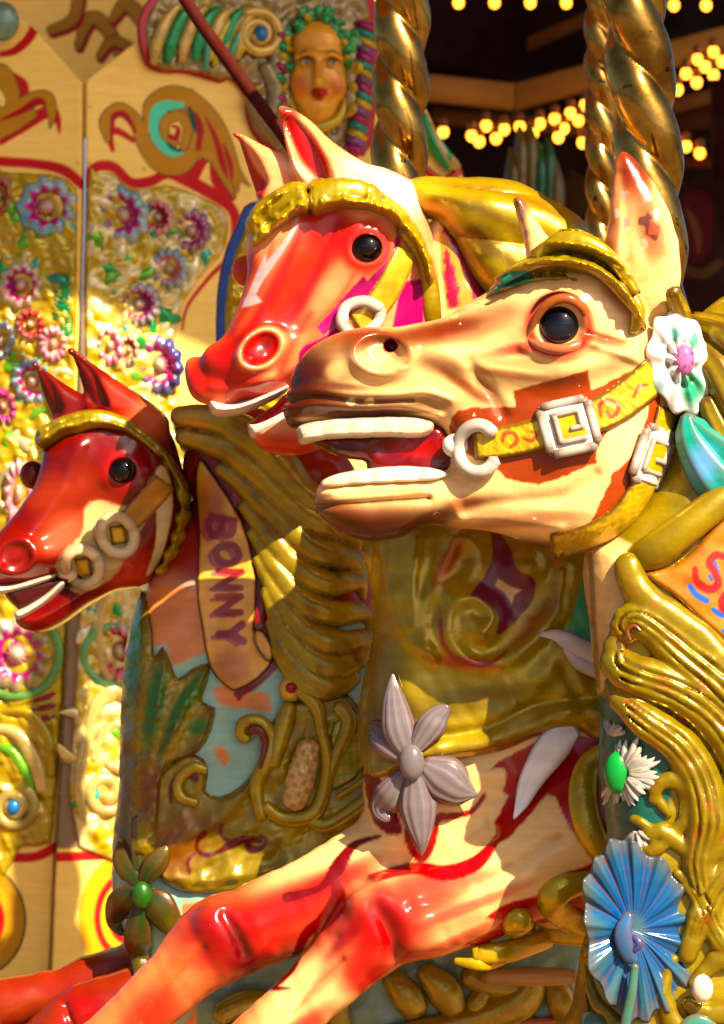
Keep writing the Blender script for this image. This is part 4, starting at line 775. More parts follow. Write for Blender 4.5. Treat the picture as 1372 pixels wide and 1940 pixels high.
# mane of wavy locks
M=Mesh()
v=Vol(320,740,740,1350,-190,200,3.6)
v.slab([(330,770),(420,786),(483,830),(560,890),(628,980),(672,1050),(676,1120),(698,1215),(680,1258),(650,1300),(605,1310),(560,1280),(530,1215),(508,1112),(465,975),(425,910),(380,862),(340,850)],lambda X,Y:hx(Y,(770,70),(1000,72),(1300,66)),50,40,k=0)
LK=[[(345,790,20),(420,800,30),(500,850,36),(570,930,34),(640,985,28)],[(350,830,16),(430,850,26),(500,900,32),(570,970,32),(650,1010,24),(676,1030,14)],[(420,890,12),(480,930,24),(540,990,28),(600,1040,30),(660,1060,24),(684,1100,14)],[(465,960,12),(510,1010,22),(560,1070,26),(620,1105,26),(672,1100,20),(686,1130,10)],[(480,1010,10),(520,1070,20),(570,1130,26),(630,1160,26),(684,1160,20),(706,1200,12)],[(490,1060,10),(530,1130,20),(580,1190,26),(640,1215,26),(690,1205,18)],[(505,1120,10),(540,1190,20),(590,1240,26),(640,1260,26),(690,1240,18)],[(515,1180,10),(550,1240,20),(595,1280,24),(640,1295,20),(672,1280,12)],[(525,1230,10),(556,1275,16),(600,1305,18),(640,1312,10)]]
for P in LK: v.chain([(x,y,min(float(FO(x,y)),-30)-14+max(0,x-620)*.25,r*1.0) for x,y,r in cr(P,2)],k=2,spl=3)
lkd=[np.array(cr(P,5)) for P in LK]
v.disp(lambda X,Y:wob(X,Y,60,51)*1.5,dm=0)
Mesh().vol(v,lambda p:(p.put(sm((wob(p.x,p.y,50,9)-.3)),golddk,.5,.6),p.blob(350,800,50,40,ar([.7,.42,.1]),.7)),gold*.9,.5).build('mane',GOLD,bon,BY)
# acanthus leaf on the chest
def HL(X,Y):
    h=0
    for P in ([(262,1600),(262,1400),(268,1300),(275,1240),(262,1130)],[(270,1600),(290,1420),(305,1320),(318,1240)],[(275,1600),(310,1450),(350,1340),(400,1260)],[(285,1590),(330,1470),(380,1400),(408,1340)]): h=h+rid(X,Y,P,12,9)
    return h+wob(X,Y,20,8)*1.5
V,Q,e=patch([(264,1118),(280,1140),(294,1190),(298,1240),(312,1220),(330,1250),(342,1280),(368,1262),(402,1252),(398,1290),(388,1322),(412,1334),(410,1362),(396,1400),(370,1426),(330,1440),(315,1480),(310,1560),(300,1660),(230,1660),(212,1600),(224,1500),(228,1340),(236,1230)],FO,14,10,2.8,2,H=HL)
p=Paint(V,ggold,.35)
for a in [(256,1240,18,120,green*1.3,.9,4),(300,1330,18,90,green*1.3,.9,10),(360,1320,16,66,green*1.3,.85,35),(382,1370,22,16,green*1.3,.85,-20),(330,1380,10,60,green*.8,.6,25),(240,1520,20,160,golddk,.8,3),(290,1480,30,60,ar([.34,.12,.01]),.7)]: p.blob(*a,met=None)
Mesh().add(V,Q,p.c,p.m).build('gilded_acanthus_leaf',GOLD,bon,BY)
# breastplate
def HP(X,Y): return rid(X,Y,[(310,1650),(400,1655),(520,1635),(640,1600)],12,9)+rid(X,Y,[(330,1590),(420,1540),(470,1480),(500,1440)],16,7)+rid(X,Y,[(560,1540),(640,1530),(700,1500)],14,7)+wob(X,Y,30,61)*2
V,Q,e=patch([(300,1470),(330,1440),(360,1420),(392,1430),(400,1460),(395,1490),(420,1500),(460,1480),(490,1440),(500,1400),(540,1330),(600,1320),(660,1310),(690,1360),(700,1440),(705,1520),(680,1600),(560,1660),(420,1680),(340,1675),(300,1640),(285,1560)],FO,14,10,2.8,2,H=HP)
p=Paint(V,ggold*1.05,.4)
for a in [(330,1600,60,60,ar([.34,.1,.01]),.7),(600,1560,70,50,ar([.66,.52,.02]),.8),(380,1560,60,40,ar([.38,.2,.01]),.6)]: p.blob(*a)
mr=(.22,.006,.01)
for ss in ([(330,1510,3),(332,1480,5),(345,1462,7),(362,1455,10),(376,1466,7)],[(365,1640,4),(362,1620,3),(374,1606,3)],[(392,1568,7),(380,1582,4),(380,1600,4),(398,1608,5),(420,1602,4),(440,1590,8),(470,1578,7),(496,1582,5)],[(424,1552,4),(424,1572,3),(440,1582,3)],[(470,1582,4),(480,1598,8),(500,1594,4),(508,1580,3),(496,1572,3)]): p.stroke(ss,mr,near=200)
Mesh().add(V,Q,p.c,p.m).build('gilded_breastplate',GOLD,bon,BY)
M=Mesh(); FOp=lambda x,y:FO(x,y)-14
for P in ([(500,1540,10),(490,1480,14),(510,1430,16),(518,1390,14),(496,1360,13),(466,1362,12),(462,1385,11),(476,1392,9)],[(520,1440,14),(540,1370,18),(552,1330,14)],[(560,1300,8),(600,1330,14),(612,1380,12),(622,1440,13),(612,1500,15),(590,1535,16),(540,1540,14),(505,1515,12)],[(380,1510,8),(350,1500,10),(345,1470,10),(372,1445,11),(396,1450,9)],[(640,1330,14),(662,1360,16),(640,1420,12),(625,1460,10)],[(590,1545,12),(620,1552,14),(660,1530,14),(700,1500,14)],[(640,1500,5),(680,1475,6),(700,1460,6)]):
    V,Q=sweep(fpts(P,FOp,-8),.8,18); p=Paint(V,gold*.95,.45); p.put(sm(wob(V[:,0],V[:,1],30,5)-.2),(.55,.26,.04),.3,a=.6); M.add(V,Q,p.c,p.m)
V,Q=sweep(fpts([(497,1445,3),(506,1400,6),(496,1376,8),(478,1374,10)],FOp,-22),.5); M.add(V,Q,(.25,.008,.01))
M.build('gilded_scrollwork',LEAFM,bon,BY)
V,Q=ball((552,1300,float(FO(552,1300))-12),(22,26,18)); Mesh().add(V,Q,(.66,.5,.12),.3).build('boss',GOLD,bon,BY); V,Q=ball((554,1297,float(FO(554,1297))-26),(11,11,8)); Mesh().add(V,Q,(.45,.01,.01)).build('red_stud',PAINT,bon,BY)
v=Vol(510,640,1370,1550,-190,60,2.6); c0=float(FO(575,1450)); v.chain([(586,1412,c0-26,22),(575,1455,c0-30,27),(562,1500,c0-28,25)],k=0); v.disp(lambda X,Y:1.8*np.sin((X+Y*.5)/4.2)*np.sin((Y-X*.5)/4.2),dm=60)
Mesh().vol(v,lambda p:p.put(sm(np.sin((p.x+p.y*.5)/4.2)*np.sin((p.y-p.x*.5)/4.2)*2),(.35,.35,.03),.2,.6),(.78,.56,.30),.2).build('carved_pine_cone',PAINT,bon,BY)
V,Q,e=patch([(630,1360),(690,1340),(700,1440),(640,1490),(618,1480),(622,1420)],FO,18,8,2.6,2); p=Paint(V,(.66,.50,.03),.3)
for k in range(7): p.stroke([(610,1372+k*19,1.3),(705,1352+k*19,1.3)],(.15,.5,.02),spl=1); p.stroke([(622+k*13,1330,1.3),(628+k*13,1500,1.3)],(.15,.5,.02),spl=1)
Mesh().add(V,Q,p.c,p.m).build('lattice_panel',GOLD,bon,BY)
M=Mesh()
for P in ([(275,1660,12),(250,1630,26),(235,1600,18),(222,1590,5)],[(280,1655,12),(300,1625,22),(318,1600,14),(322,1590,4)],[(270,1680,14),(240,1700,28),(222,1740,18),(235,1765,5)],[(285,1680,14),(310,1700,30),(335,1745,20),(330,1770,5)],[(275,1700,14),(270,1760,26),(272,1805,18),(270,1850,3)],[(272,1650,10),(268,1590,14),(266,1540,10)]):
    V,Q=sweep(fpts(P,FO,-26),.45,18,6,.08,5); p=Paint(V,ggold*.45,.3); p.blob(275,1690,50,90,green*.5,.9); M.add(V,Q,p.c,p.m)
o=M.build('gilded_flower',GOLD,bon,BY); V,Q=ball((278,1680,float(FO(278,1680))-40),(18,26,14)); Mesh().add(V,Q,(.06,.24,.02),.2).build('flower_centre',GOLD,o,BY)
# saddle edge carvings low on the flank
M=Mesh()
for P in ([(740,1830,20),(770,1870,30),(790,1900,24)],[(800,1820,18),(840,1860,34),(860,1900,22)],[(660,1850,14),(640,1890,24),(650,1930,20)],[(880,1830,20),(930,1850,26),(1000,1850,26)],[(1000,1840,30),(980,1880,36),(900,1915,30),(800,1935,24),(700,1950,16)],[(1040,1840,20),(1060,1880,30),(1080,1920,26)],[(560,1880,10),(480,1880,24),(420,1900,20)],[(440,1935,14),(520,1925,24),(600,1940,20)],[(930,1845,10),(900,1880,20),(910,1910,16)]):
    V,Q=sweep(fpts(P,FO,-16),.7,18,6,.05,5); M.add(V,Q,gold*.8,.45)
V,Q=sweep(fpts([(600,1960,8),(800,1945,10),(1000,1920,10),(1080,1915,8)],FO,-16),.6); M.add(V,Q,(.45,.14,.03),.2)
M.build('saddle_carving',LEAFM,bon,BY)
V,Q=sweep([(910,1822,-190,14),(960,1822,-192,17),(1030,1822,-192,17),(1075,1822,-190,14)],.8,20); Mesh().add(V,Q,(.55,.40,.20)).build('saddle_trim',PAINT,bon,BY)
# ================================================================ poles, panels and the inside of the ride
def twist(pts,Y0,pitch,lobes,name,label,ph=0,amp=.17):
    x,y=pts[0][0],pts[0][1]
    q=cr(pts,1); n=56
    ys=np.arange(pts[0][1],pts[-1][1],4.0); xs=np.interp(ys,[p[1] for p in pts],[p[0] for p in pts]); rs=np.interp(ys,[p[1] for p in pts],[p[2] for p in pts])
    t=np.arange(n)/n*math.tau; A=t[None,:]-(ys[:,None]/pitch*math.tau+ph)
    lob=np.abs(np.cos(A*lobes/2)); R=rs[:,None]*(1-amp*2*(1-lob**.75))*(1+.018*np.sin(ys[:,None]/23.0+3*t[None,:]))
    V=np.stack([xs[:,None]+R*np.cos(t),ys[:,None]+0*R,R*np.sin(t)],-1).reshape(-1,3)
    k=len(ys); i=np.arange(k-1)[:,None]*n; j=np.arange(n)[None,:]; j2=(j+1)%n
    Q=np.stack([i+j,i+j2,i+n+j2,i+n+j],-1).reshape(-1,4)[:,::-1]
    o=Mesh().add(V,Q,(.66,.46,.16),1.0).build(name,BRASS,None,Y0)
    return tag(o,label,'pole','twisted brass poles')
twist([(1192,-300,62),(1200,0,66),(1226,260,68),(1250,560,58),(1262,760,56)],.16,330,2,'twisted_pole','thick twisted brass pole directly behind the tan horse ear, at the right',.6)
twist([(772,-300,54),(762,0,55),(756,330,55),(752,600,54)],.78,250,2,'twisted_pole','twisted brass pole rising behind the pink horse ears, left of the string lights',2.2)
twist([(1136,-300,33),(1138,0,33),(1142,480,33),(1144,700,33)],1.5,150,2,'twisted_pole','thin distant twisted brass pole just left of the thick right-hand pole',1.0)
V,Q=sweep([(200,-260,0,12),(345,-10,0,12),(440,126,0,13),(575,310,0,12)],1,16); tag(Mesh().add(V,Q,(.14,.022,.008)).build('slanting_rod',DARKM,None,1.25),'dark red slanting wooden rod crossing in front of the gilded crest','rod')
PY=1.9; flat=lambda X,Y: 0*np.asarray(X,float)
yel=ar([1.0,.79,.30]); och=ar([.62,.38,.012]); olv=ar([.05,.08,.03])
def ang(k,c): return lambda X,Y:(np.asarray(X,float)-c)*k
def outl(p,strokes,col,dark=olv,w=1.6):
    for s in strokes: p.stroke([(a,b,c+w) for a,b,c in s],dark)
    for s in strokes: p.stroke(s,col)
def flower(M,cx,cy,rx,ry,F,pet,mid_,ctr,n=11,seed=0):
    rx*=1.1; ry*=1.08
    R=np.random.default_rng(seed+int(cx*3+cy)); ph=R.uniform(0,6)
    H=lambda r,t:20*np.exp(-(r/.26)**2)+16*np.exp(-((r-.72)/.26)**2)*(.7+.3*np.cos(n*t+ph))-7*np.exp(-((r-.4)/.1)**2)+2.5*np.cos(3*n*t)*r
    V,Q,r,t=disc(cx,cy,rx,ry,float(F(cx,cy))-8,H,12,66,R.uniform(-20,20),lambda t:1+.07*np.cos(n*t+ph)+.03*np.cos(2*t+ph))
    p=Paint(V,pet,.25); w2=.5+.5*np.cos(t*1.0+ph); p.put(w2*.5*sm((r-.5)*4),ar([.75,.75,.72]),.2); p.put(sm((.74+.06*np.cos(n*t+ph)-r)/.16),mid_,.2); p.put(sm((.3-r)/.1),ctr,.3); p.put(np.exp(-((r-.36)/.05)**2)*.7,ar([.2,.01,.06]),.2)
    M.add(V,Q,p.c,p.m)
mg=ar([.62,.02,.36]); bl=ar([.30,.58,.74]); pkk=ar([.90,.42,.56]); rd=ar([.60,.03,.06]); pearl=ar([.70,.62,.5]); lime=ar([.25,.55,.04])
def foliage(poly,F,n,seed,avoid,sz=(20,40)):
    R=np.random.default_rng(seed); M=Mesh(); q=np.array(poly); k=0; tr=0
    while k<n and tr<n*30:
        tr+=1; x=R.uniform(q[:,0].min(),q[:,0].max()); y=R.uniform(q[:,1].min(),q[:,1].max())
        if polysd(np.array([x]),np.array([y]),poly,1)[0]>-10 or any(((x-a)/(c*.9))**2+((y-b)/(d*.9))**2<1 for a,b,c,d in avoid): continue
        a=R.uniform(0,math.tau); L=R.uniform(*sz)*1.2; w=L*R.uniform(.22,.36); bend=R.uniform(-.5,.5)*L; c,s=math.cos(a),math.sin(a)
        P=[(x-c*L*.6,y-s*L*.6,w*.3),(x-s*bend*.5,y+c*bend*.5,w),(x+c*L*.6,y+s*L*.6,w*.15)]
        V,Q=sweep(fpts(P,F,-6),.6,12,5,.1,3); col=[gold*1.2,gold*1.4,lime,ar([.05,.5,.16]),ar([.85,.78,.5]),ar([.80,.70,.35]),ar([.10,.5,.42]),ar([.85,.80,.6])][R.integers(8)]
        M.add(V,Q,col,.4); k+=1
    return M
def spiral(M,cx,cy,r0,r1,turns,w0,w1,F,col,a0=0,sgn=1,met=.4,lift=10,own=None):
    n=int(10*turns)+2; P=[]
    for i in range(n):
        u=i/(n-1); a=a0+sgn*u*turns*math.tau; r=r0+(r1-r0)*u; P.append((cx+r*math.cos(a),cy+r*math.sin(a),w0+(w1-w0)*u))
    V,Q=sweep(fpts(P,F,-lift),.8,14,3)
    (Mesh() if own else M).add(V,Q,col,met) if not own else Mesh().add(V,Q,col,met).build('carved_scroll',LEAFM,own,PY)
def board(poly,F,res,paintf,name,parent,Y0,th=22,mat=None):
    V,Q,e=patch(poly,F,th,4,res,1,sink=0); p=Paint(V,yel); p.put(sm(wob(V[:,0],V[:,1],140,3)*.5),yel*ar([1.0,.92,.75]),0,.4)
    for k in range(14):
        x,y=RNG.uniform(-20,600),RNG.uniform(150,330); p.stroke([(x,y,1.5),(x+3,y+2,2.0)],ar([.45,.22,.08]),a=.7)
    paintf(p); M=Mesh().add(V,Q,p.c,p.m)
    b=V.copy(); b[:,2]=F(V[:,0],V[:,1])+14; M.add(b,Q[:,::-1],(.3,.2,.1))
    return M.build(name,mat or BOARD,parent,Y0)
# ---- right-hand panel
FR=ang(.36,160)
rp=thing('painted_panel','cream panel with painted gold scroll, carved flowers and a face crest, behind the horses','panel',300,1900,PY,'painted centre panels')
crm=ar([.66,.006,.03])
relR=[(166,352),(185,328),(215,326),(240,350),(275,352),(310,345),(345,352),(395,372),(424,392),(430,425),(420,470),(390,505),(350,560),(335,600),(330,650),(336,740),(352,800),(400,900),(420,1560),(395,1606),(150,1606),(150,1200),(160,760)]
def pr(p):
    A=crm
    p.stroke([(160,350,9),(178,318,9),(212,314,10),(245,342,9),(280,340,10),(312,325,8),(345,332,12),(400,360,12),(436,388,10),(442,425,8),(430,478,5),(392,520,4),(352,575,3),(342,620,2)],A)
    p.stroke([(356,330,16),(378,300,9),(392,290,5)],A); p.stroke([(400,290,6),(405,330,10),(430,360,14)],A)
    # scroll: red shade, ochre bodies with dark outline, teal eye
    p.stroke([(212,282,4),(206,250,8),(222,246,7),(250,262,5)],A)
    S1=[(203,262,5),(199,228,11),(225,204,12),(255,226,12),(272,268,14),(300,302,18),(335,306,18),(358,285,14),(362,246,11),(345,212,10),(318,203,8)]
    S2=[(282,240,10),(284,196,14),(318,172,16),(358,182,18),(396,222,20),(422,268,16),(440,318,10),(445,350,3)]
    S3=[(395,222,10),(400,270,16),(425,330,8),(440,362,2)]; S4=[(372,240,10),(375,270,12),(395,290,7)]
    outl(p,[S1,S2,S3,S4,[(420,270,10),(450,320,6),(468,340,1)]],och)
    p.stroke([(340,190,6),(300,200,13),(296,245,15),(318,280,10),(340,282,4)],ar([.2,.8,.6])); p.stroke([(355,196,3),(362,215,6),(368,240,3)],ar([.01,.15,.13])); p.stroke([(318,205,3),(308,240,4),(320,270,4),(338,278,3)],ar([.01,.15,.13]))
    outl(p,[[(328,262,7),(310,248,8),(312,222,9),(338,212,9),(352,236,8),(345,270,7)]],och); p.stroke([(318,252,4),(330,254,6),(334,236,4),(324,232,3)],A*.8)
    p.stroke([(212,240,3),(214,218,5),(234,214,6),(254,244,3)],A*.8); p.stroke([(366,205,3),(376,232,6),(372,272,5)],A*.8); p.stroke([(386,214,2),(404,250,5),(418,300,6),(428,330,1)],A*.8); p.stroke([(420,262,2),(432,300,5),(436,330,1)],A*.8)
    # lower roundel
    for c,r in ((ar([.80,.46,.01]),100),(crm*1.1,70),(ar([.85,.55,.02]),58),(crm*1.1,44),(ar([.85,.55,.02]),32),(crm,18)):
        w=sm((1-ering(p.x,p.y,245,1740,r*.95,r*1.25))*r/4+.5); p.put(w,c)
    p.stroke([(100,1622,9),(200,1622,9),(420,1622,9)],crm*1.1)
    p.poly([(150,760),(160,500),(163,360),(170,360),(168,760),(160,1606),(106,1606),(118,1350),(140,1000)],ar([.36,.27,.19]),spl=1)  # bare left edge of the panel, its grey shade painted in
board([(162,150),(265,62),(330,20),(700,-60),(830,210),(905,335),(940,560),(940,1990),(92,1990),(106,1630),(118,1400),(140,1000),(150,700),(160,400)],lambda X,Y:FR(X,Y)+22,3,pr,'board',rp,PY)
fr=[(232,405,42,52,bl,mg),(297,408,26,32,pkk,rd),(360,432,34,38,ar([.45,.30,.42]),mg),(318,505,32,38,bl,pkk),(262,575,38,38,ar([.55,.55,.6]),mg),(208,655,24,36,pkk,pkk),(243,662,18,28,pearl,rd),(300,690,42,52,ar([.10,.12,.42]),mg),(225,1235,34,60,pkk,rd),(300,1000,40,44,bl,mg),(380,1120,34,40,pkk,mg)]
V,Q,e=patch(relR,FR,10,12,3.4,3,H=lambda X,Y:wob(X,Y,40,71)*6); p=Paint(V,gold*1.15,.35); p.put(sm(wob(V[:,0],V[:,1],45,12)+.5),ar([.88,.80,.52]),.25,a=.95)
Mesh().add(V,Q,p.c,p.m).build('carved_ground',LEAFM,rp,PY)
def flowers(items,F,par,Y0):
    for k,(x,y,a,b,c,m_) in enumerate(items):
        M=Mesh(); flower(M,x,y,a,b,F,c,m_,pearl,9+k%5,k); M.build('carved_flower',LEAFM,par,Y0)
flowers(fr,FR,rp,PY)
foliage([(175,360),(250,360),(420,400),(415,460),(330,580),(325,740),(175,745)],FR,60,3,[f[:4] for f in fr]).build('carved_foliage',LEAFM,rp,PY)
M=foliage([(150,800),(340,800),(400,900),(400,1590),(120,1590)],FR,46,4,[f[:4] for f in fr],(22,40))
wl=ar([.75,.62,.30])
for a in ((200,1500,50,8,1.6,9,14,FR,wl,-1.5,1),(215,1240,58,50,1.0,8,8,FR,ar([.3,.6,.3]),1,1),(330,1420,60,8,1.6,9,14,FR,gold*1.2,2,-1),(340,1240,50,8,1.4,9,13,FR,wl,0,1)): spiral(M,*a,own=rp)
for P in ([(165,1400,8),(180,1340,14),(215,1310,16),(240,1330,8)],[(160,1560,8),(150,1480,12),(165,1400,12),(200,1370,8)],[(175,1440,6),(195,1390,9),(225,1370,9)],[(200,1120,10),(185,1180,12),(190,1250,10),(210,1300,6)]):
    V,Q=sweep(fpts(P,FR,-8),.7,14,6,.08,3); Mesh().add(V,Q,wl,.35).build('carved_leaf',LEAFM,rp,PY)
M.build('carved_foliage',LEAFM,rp,PY)
# crest with carved face
cgold=ar([.60,.46,.16])
FCr=lambda X,Y:FR(X,Y)-8
cr_poly=[(258,70),(262,20),(300,-30),(400,-80),(600,-100),(700,-60),(720,60),(712,200),(700,262),(640,290),(560,300),(512,280),(476,245),(460,205),(458,170),(432,140),(410,146),(350,132),(300,132),(272,118)]
V,Q,e=patch(cr_poly,FR,16,6,3.2,3); p=Paint(V,crm); Mesh().add(V,Q,p.c).build('crest_border',PAINT,rp,PY)
c_=np.array(cr(cr_poly,3,True)); ctr=np.array([500,90]); inn=ctr+(c_-ctr)*.94
V,Q,e=patch(inn[::2],FCr,14,14,3.2,2,H=lambda X,Y:wob(X,Y,30,15)*5); p=Paint(V,ar([.46,.38,.22]),.5); p.put(sm(wob(V[:,0],V[:,1],60,4)),gold,.5,.6); Mesh().add(V,Q,p.c,p.m).build('crest_ground',LEAFM,rp,PY)
M=Mesh(); FK=lambda x,y:FCr(x,y)-16
gt=ar([.05,.45,.2])
for k in range(7):
    x=300+k*26; V,Q=sweep(fpts([(x-10,118-k*3,7),(x-4,80-k*3,13),(x+14,35-k*3,12),(x+36,5,6)],FK,-6),.8,14,5,.06,3); M.add(V,Q,gt if k%2 else cgold*1.2,.4)
for k in range(5):
    x=388+k*16; V,Q=sweep(fpts([(x,125-k*8,5),(x+4,80,9),(x+22,40,9),(x+46,12,5)],FK,-8),.8,14,5); M.add(V,Q,(ar([.2,.5,.3]),gold*1.2,cgold)[k%3],.4)
spiral(M,487,52,46,8,1.8,11,10,FK,cgold*1.25,-2.2,1,own=rp); V,Q=ball((492,52,float(FK(492,52))-16),(14,16,10)); Mesh().add(V,Q,(.03,.3,.65),.2).build('blue_boss',LEAFM,rp,PY)
for P in ([(500,110,14),(520,160,18),(510,220,14),(540,262,10)],[(470,170,12),(490,215,14),(530,265,12)],[(540,20,10),(522,60,12),(520,130,14),(535,200,12)]):
    V,Q=sweep(fpts(P,FK,-4),.8,14); M.add(V,Q,ar([.42,.36,.22]),.5)
M.build('crest_carving',LEAFM,rp,PY); M=Mesh()
for k in range(17):
    u=k/16; x=694-8*math.sin(u*3)-45*max(0,u-.55); y=26+u*240; z_=float(FK(x,y))-12; wr=22-5*u
    V,Q=sweep([(x-wr,y-7,z_+6,5),(x-wr*.4,y-3,z_-4,9),(x+wr*.4,y+4,z_-4,9),(x+wr,y+9,z_+6,5)],.9,12,4); M.add(V,Q,[ar([.50,.02,.26]),ar([.05,.45,.38]),gold*1.2,ar([.35,.15,.40])][k%4],.4)
M.build('carved_rope',LEAFM,rp,PY); M=Mesh()
for k in range(9):
    y=52+k*20; x=528+4*math.sin(k); z_=float(FK(528,y))-8; V,Q=sweep([(x-13,y-6,z_,5),(x,y,z_-5,9),(x+13,y+7,z_,5)],.9,12,4); M.add(V,Q,[ar([.45,.02,.22]),gt,gold*1.1][k%3],.4)
M.build('carved_rope',LEAFM,rp,PY)

fd=float(FK(600,130)); v=Vol(520,690,10,260,fd-130,fd+50,2.4)
v.ell((602,128,fd-6),(56,86,44),4,0); v.ell((600,195,fd-16),(28,24,26),0,20); v.chain([(602,92,fd-50,6),(602,120,fd-58,8),(602,146,fd-68,11)],k=8); v.ell((602,60,fd-20),(48,38,30),0,20)
v.chain([(562,95,fd-44,6),(580,88,fd-52,7),(596,94,fd-52,6)],k=6); v.chain([(610,94,fd-52,6),(628,90,fd-50,7),(644,98,fd-42,6)],k=6)
v.ell((578,105,fd-50),(14,9,9),0,8,'-'); v.ell((630,107,fd-48),(14,9,9),0,8,'-'); v.ell((578,106,fd-43),(11,8,9),0,2); v.ell((630,108,fd-41),(11,8,9),0,2)
v.ell((604,163,fd-52),(15,5,9),0,3); v.ell((604,171,fd-50),(12,6,8),0,3); v.ell((570,150,fd-34),(18,22,12),0,16); v.ell((636,152,fd-32),(18,22,12),0,16)
def pf(p):
    p.blob(566,152,18,22,ar([.75,.22,.04]),.8); p.blob(638,154,16,22,ar([.75,.22,.04]),.7)
    p.poly([(588,162),(598,157),(604,160),(610,157),(620,162),(612,174),(604,178),(595,174)],(.55,.005,.01),soft=1.5)
    for x in (578,630): p.blob(x,106,9,6,ar([.6,.62,.5]),1); p.blob(x+2,106,4.5,5,ar([.04,.2,.12]),1); p.stroke([(x-14,92,1),(x,86,2),(x+14,91,1)],(.3,.14,.02)); p.stroke([(x-11,102,1),(x,98,1.6),(x+11,103,1)],(.2,.08,.02))
    p.blob(592,125,5,26,ar([.6,.3,.05]),.6)
Mesh().vol(v,pf,ar([.86,.52,.10]),.15).build('carved_face',PAINT,rp,PY)
M=Mesh(); R=np.random.default_rng(3)
for k in range(34):
    a=math.pi*(1.02+.96*k/33)*1.0; rr=R.uniform(.70,1.2); x=602+62*rr*math.cos(a); y=112+88*rr*math.sin(a); b=a+R.uniform(-.8,.8)
    V,Q=sweep([(x,y,fd-26,6),(x+12*math.cos(b),y+12*math.sin(b),fd-34,9),(x+20*math.cos(b+.9),y+20*math.sin(b+.9),fd-26,4)],.9,10,5,.1,3); M.add(V,Q,[gt,ar([.06,.5,.2]),gold*1.2,ar([.2,.55,.3]),ar([.75,.7,.5])][R.integers(5)],.3)
for s in (-1,1):
    for k in range(6): V,Q=sweep([(602+s*58,80+k*20,fd-20,8),(602+s*(64+4*(k%2)),92+k*20,fd-26,9),(602+s*56,104+k*20,fd-20,6)],.9,10,5,.1,3); M.add(V,Q,[ar([.6,.55,.35]),gold*1.1][k%2],.3)
M.build('carved_hair',LEAFM,rp,PY)
M=Mesh(); V,Q=sweep([(548,150,fd-10,8),(556,200,fd-20,9),(600,228,fd-26,12),(644,206,fd-20,9),(656,150,fd-10,8)],.8,14); M.add(V,Q,gold*1.2,.4); M.build('collar_ring',LEAFM,rp,PY)
M=Mesh()
for k in range(5): V,Q=sweep(fpts([(806+k*9,190+k*16,8),(822+k*10,240+k*10,13),(856+k*5,292,8)],lambda x,y:FR(x,y)-6,-10),.8,14,5,.08,3); M.add(V,Q,[gt,cgold,ar([.55,.52,.4])][k%3],.4)
V,Q=sweep(fpts([(806,290,7),(845,318,9),(880,295,7)],FR,-6),.8); M.add(V,Q,crm); M.build('edge_carving',LEAFM,rp,PY)
# ---- left-hand panel
FL=ang(-.12,150)
lp=thing('painted_panel','cream panel at the left edge with painted gold leaf tips above carved flowers','panel',40,1900,PY,'painted centre panels')
relL=[(-40,312),(0,322),(60,326),(110,332),(140,352),(148,400),(142,760),(125,1200),(102,1560),(88,1600),(40,1606),(-40,1606)]
def pl_(p):
    p.stroke([(-40,300,9),(0,304,9),(70,310,9),(120,322,10),(156,350,9)],crm); p.stroke([(-40,1625,9),(60,1625,9),(104,1605,9)],crm)
    p.stroke([(0,268,5),(40,240,10),(90,210,12),(108,225,7),(112,250,2)],crm); p.stroke([(10,140,10),(40,160,12),(46,190,6)],crm)
    outl(p,[[(-30,220,20),(20,215,16),(55,190,14),(88,185,12),(98,215,8),(94,240,1)],[(-30,150,26),(0,140,20),(22,175,14),(20,200,10)],[(-30,260,14),(20,240,10),(60,215,9)]],och); p.stroke([(0,225,2),(40,208,6),(72,190,7),(86,200,2)],crm*.8)
    for c,r in ((olv,106),(ar([.62,.38,.02]),102),(ar([.75,.45,.02]),80),(crm*.8,62),(ar([.4,.08,.3]),46)):
        w=sm((1-ering(p.x,p.y,-52,1745,r*.95,r*1.05))*r/4+.5); p.put(w,c)
    p.stroke([(0,100,5),(30,92,8),(60,60,9),(62,20,8),(40,-10,6)],crm)
board([(157,155),(75,62),(-40,-40),(-90,-40),(-90,1990),(88,1990),(103,1630),(115,1400),(137,1000),(147,700),(156,400)],lambda X,Y:FL(X,Y)+22,3,pl_,'board',lp,PY)
fl_=[(90,392,50,52,bl,mg),(40,540,38,42,pearl,mg),(-2,370,22,38,rd,rd),(58,615,26,28,rd,rd),(102,652,26,32,pkk,pkk),(2,645,24,36,ar([.1,.25,.5]),pearl),(62,722,36,40,bl,mg),(6,770,24,32,mg,mg),(32,1240,62,66,ar([.5,.45,.3]),mg),(36,935,26,60,pkk,pkk)]
V,Q,e=patch(relL,FL,10,12,3.4,3,H=lambda X,Y:wob(X,Y,40,81)*6); p=Paint(V,gold*1.1,.35); p.put(sm(wob(V[:,0],V[:,1],45,12)),ar([.72,.55,.16]),.3,a=.6); Mesh().add(V,Q,p.c,p.m).build('carved_ground',LEAFM,lp,PY)
flowers(fl_,FL,lp,PY)
foliage([(-20,345),(110,345),(140,400),(135,760),(120,1100),(-20,1100)],FL,72,13,[f[:4] for f in fl_]).build('carved_foliage',LEAFM,lp,PY)
M=Mesh()
for a in ((25,1530,44,6,1.7,10,12,FL,ar([.60,.50,.2]),-1.0,1),(30,1240,84,78,.8,9,9,FL,ar([.25,.5,.2]),-1,1),(36,930,44,44,1.0,7,7,FL,ar([.55,.5,.3]),0,1)): spiral(M,*a,own=lp)
V,Q=ball((26,1530,float(FL(26,1530))-16),(13,15,10)); Mesh().add(V,Q,(.03,.3,.65),.2).build('blue_boss',LEAFM,lp,PY)
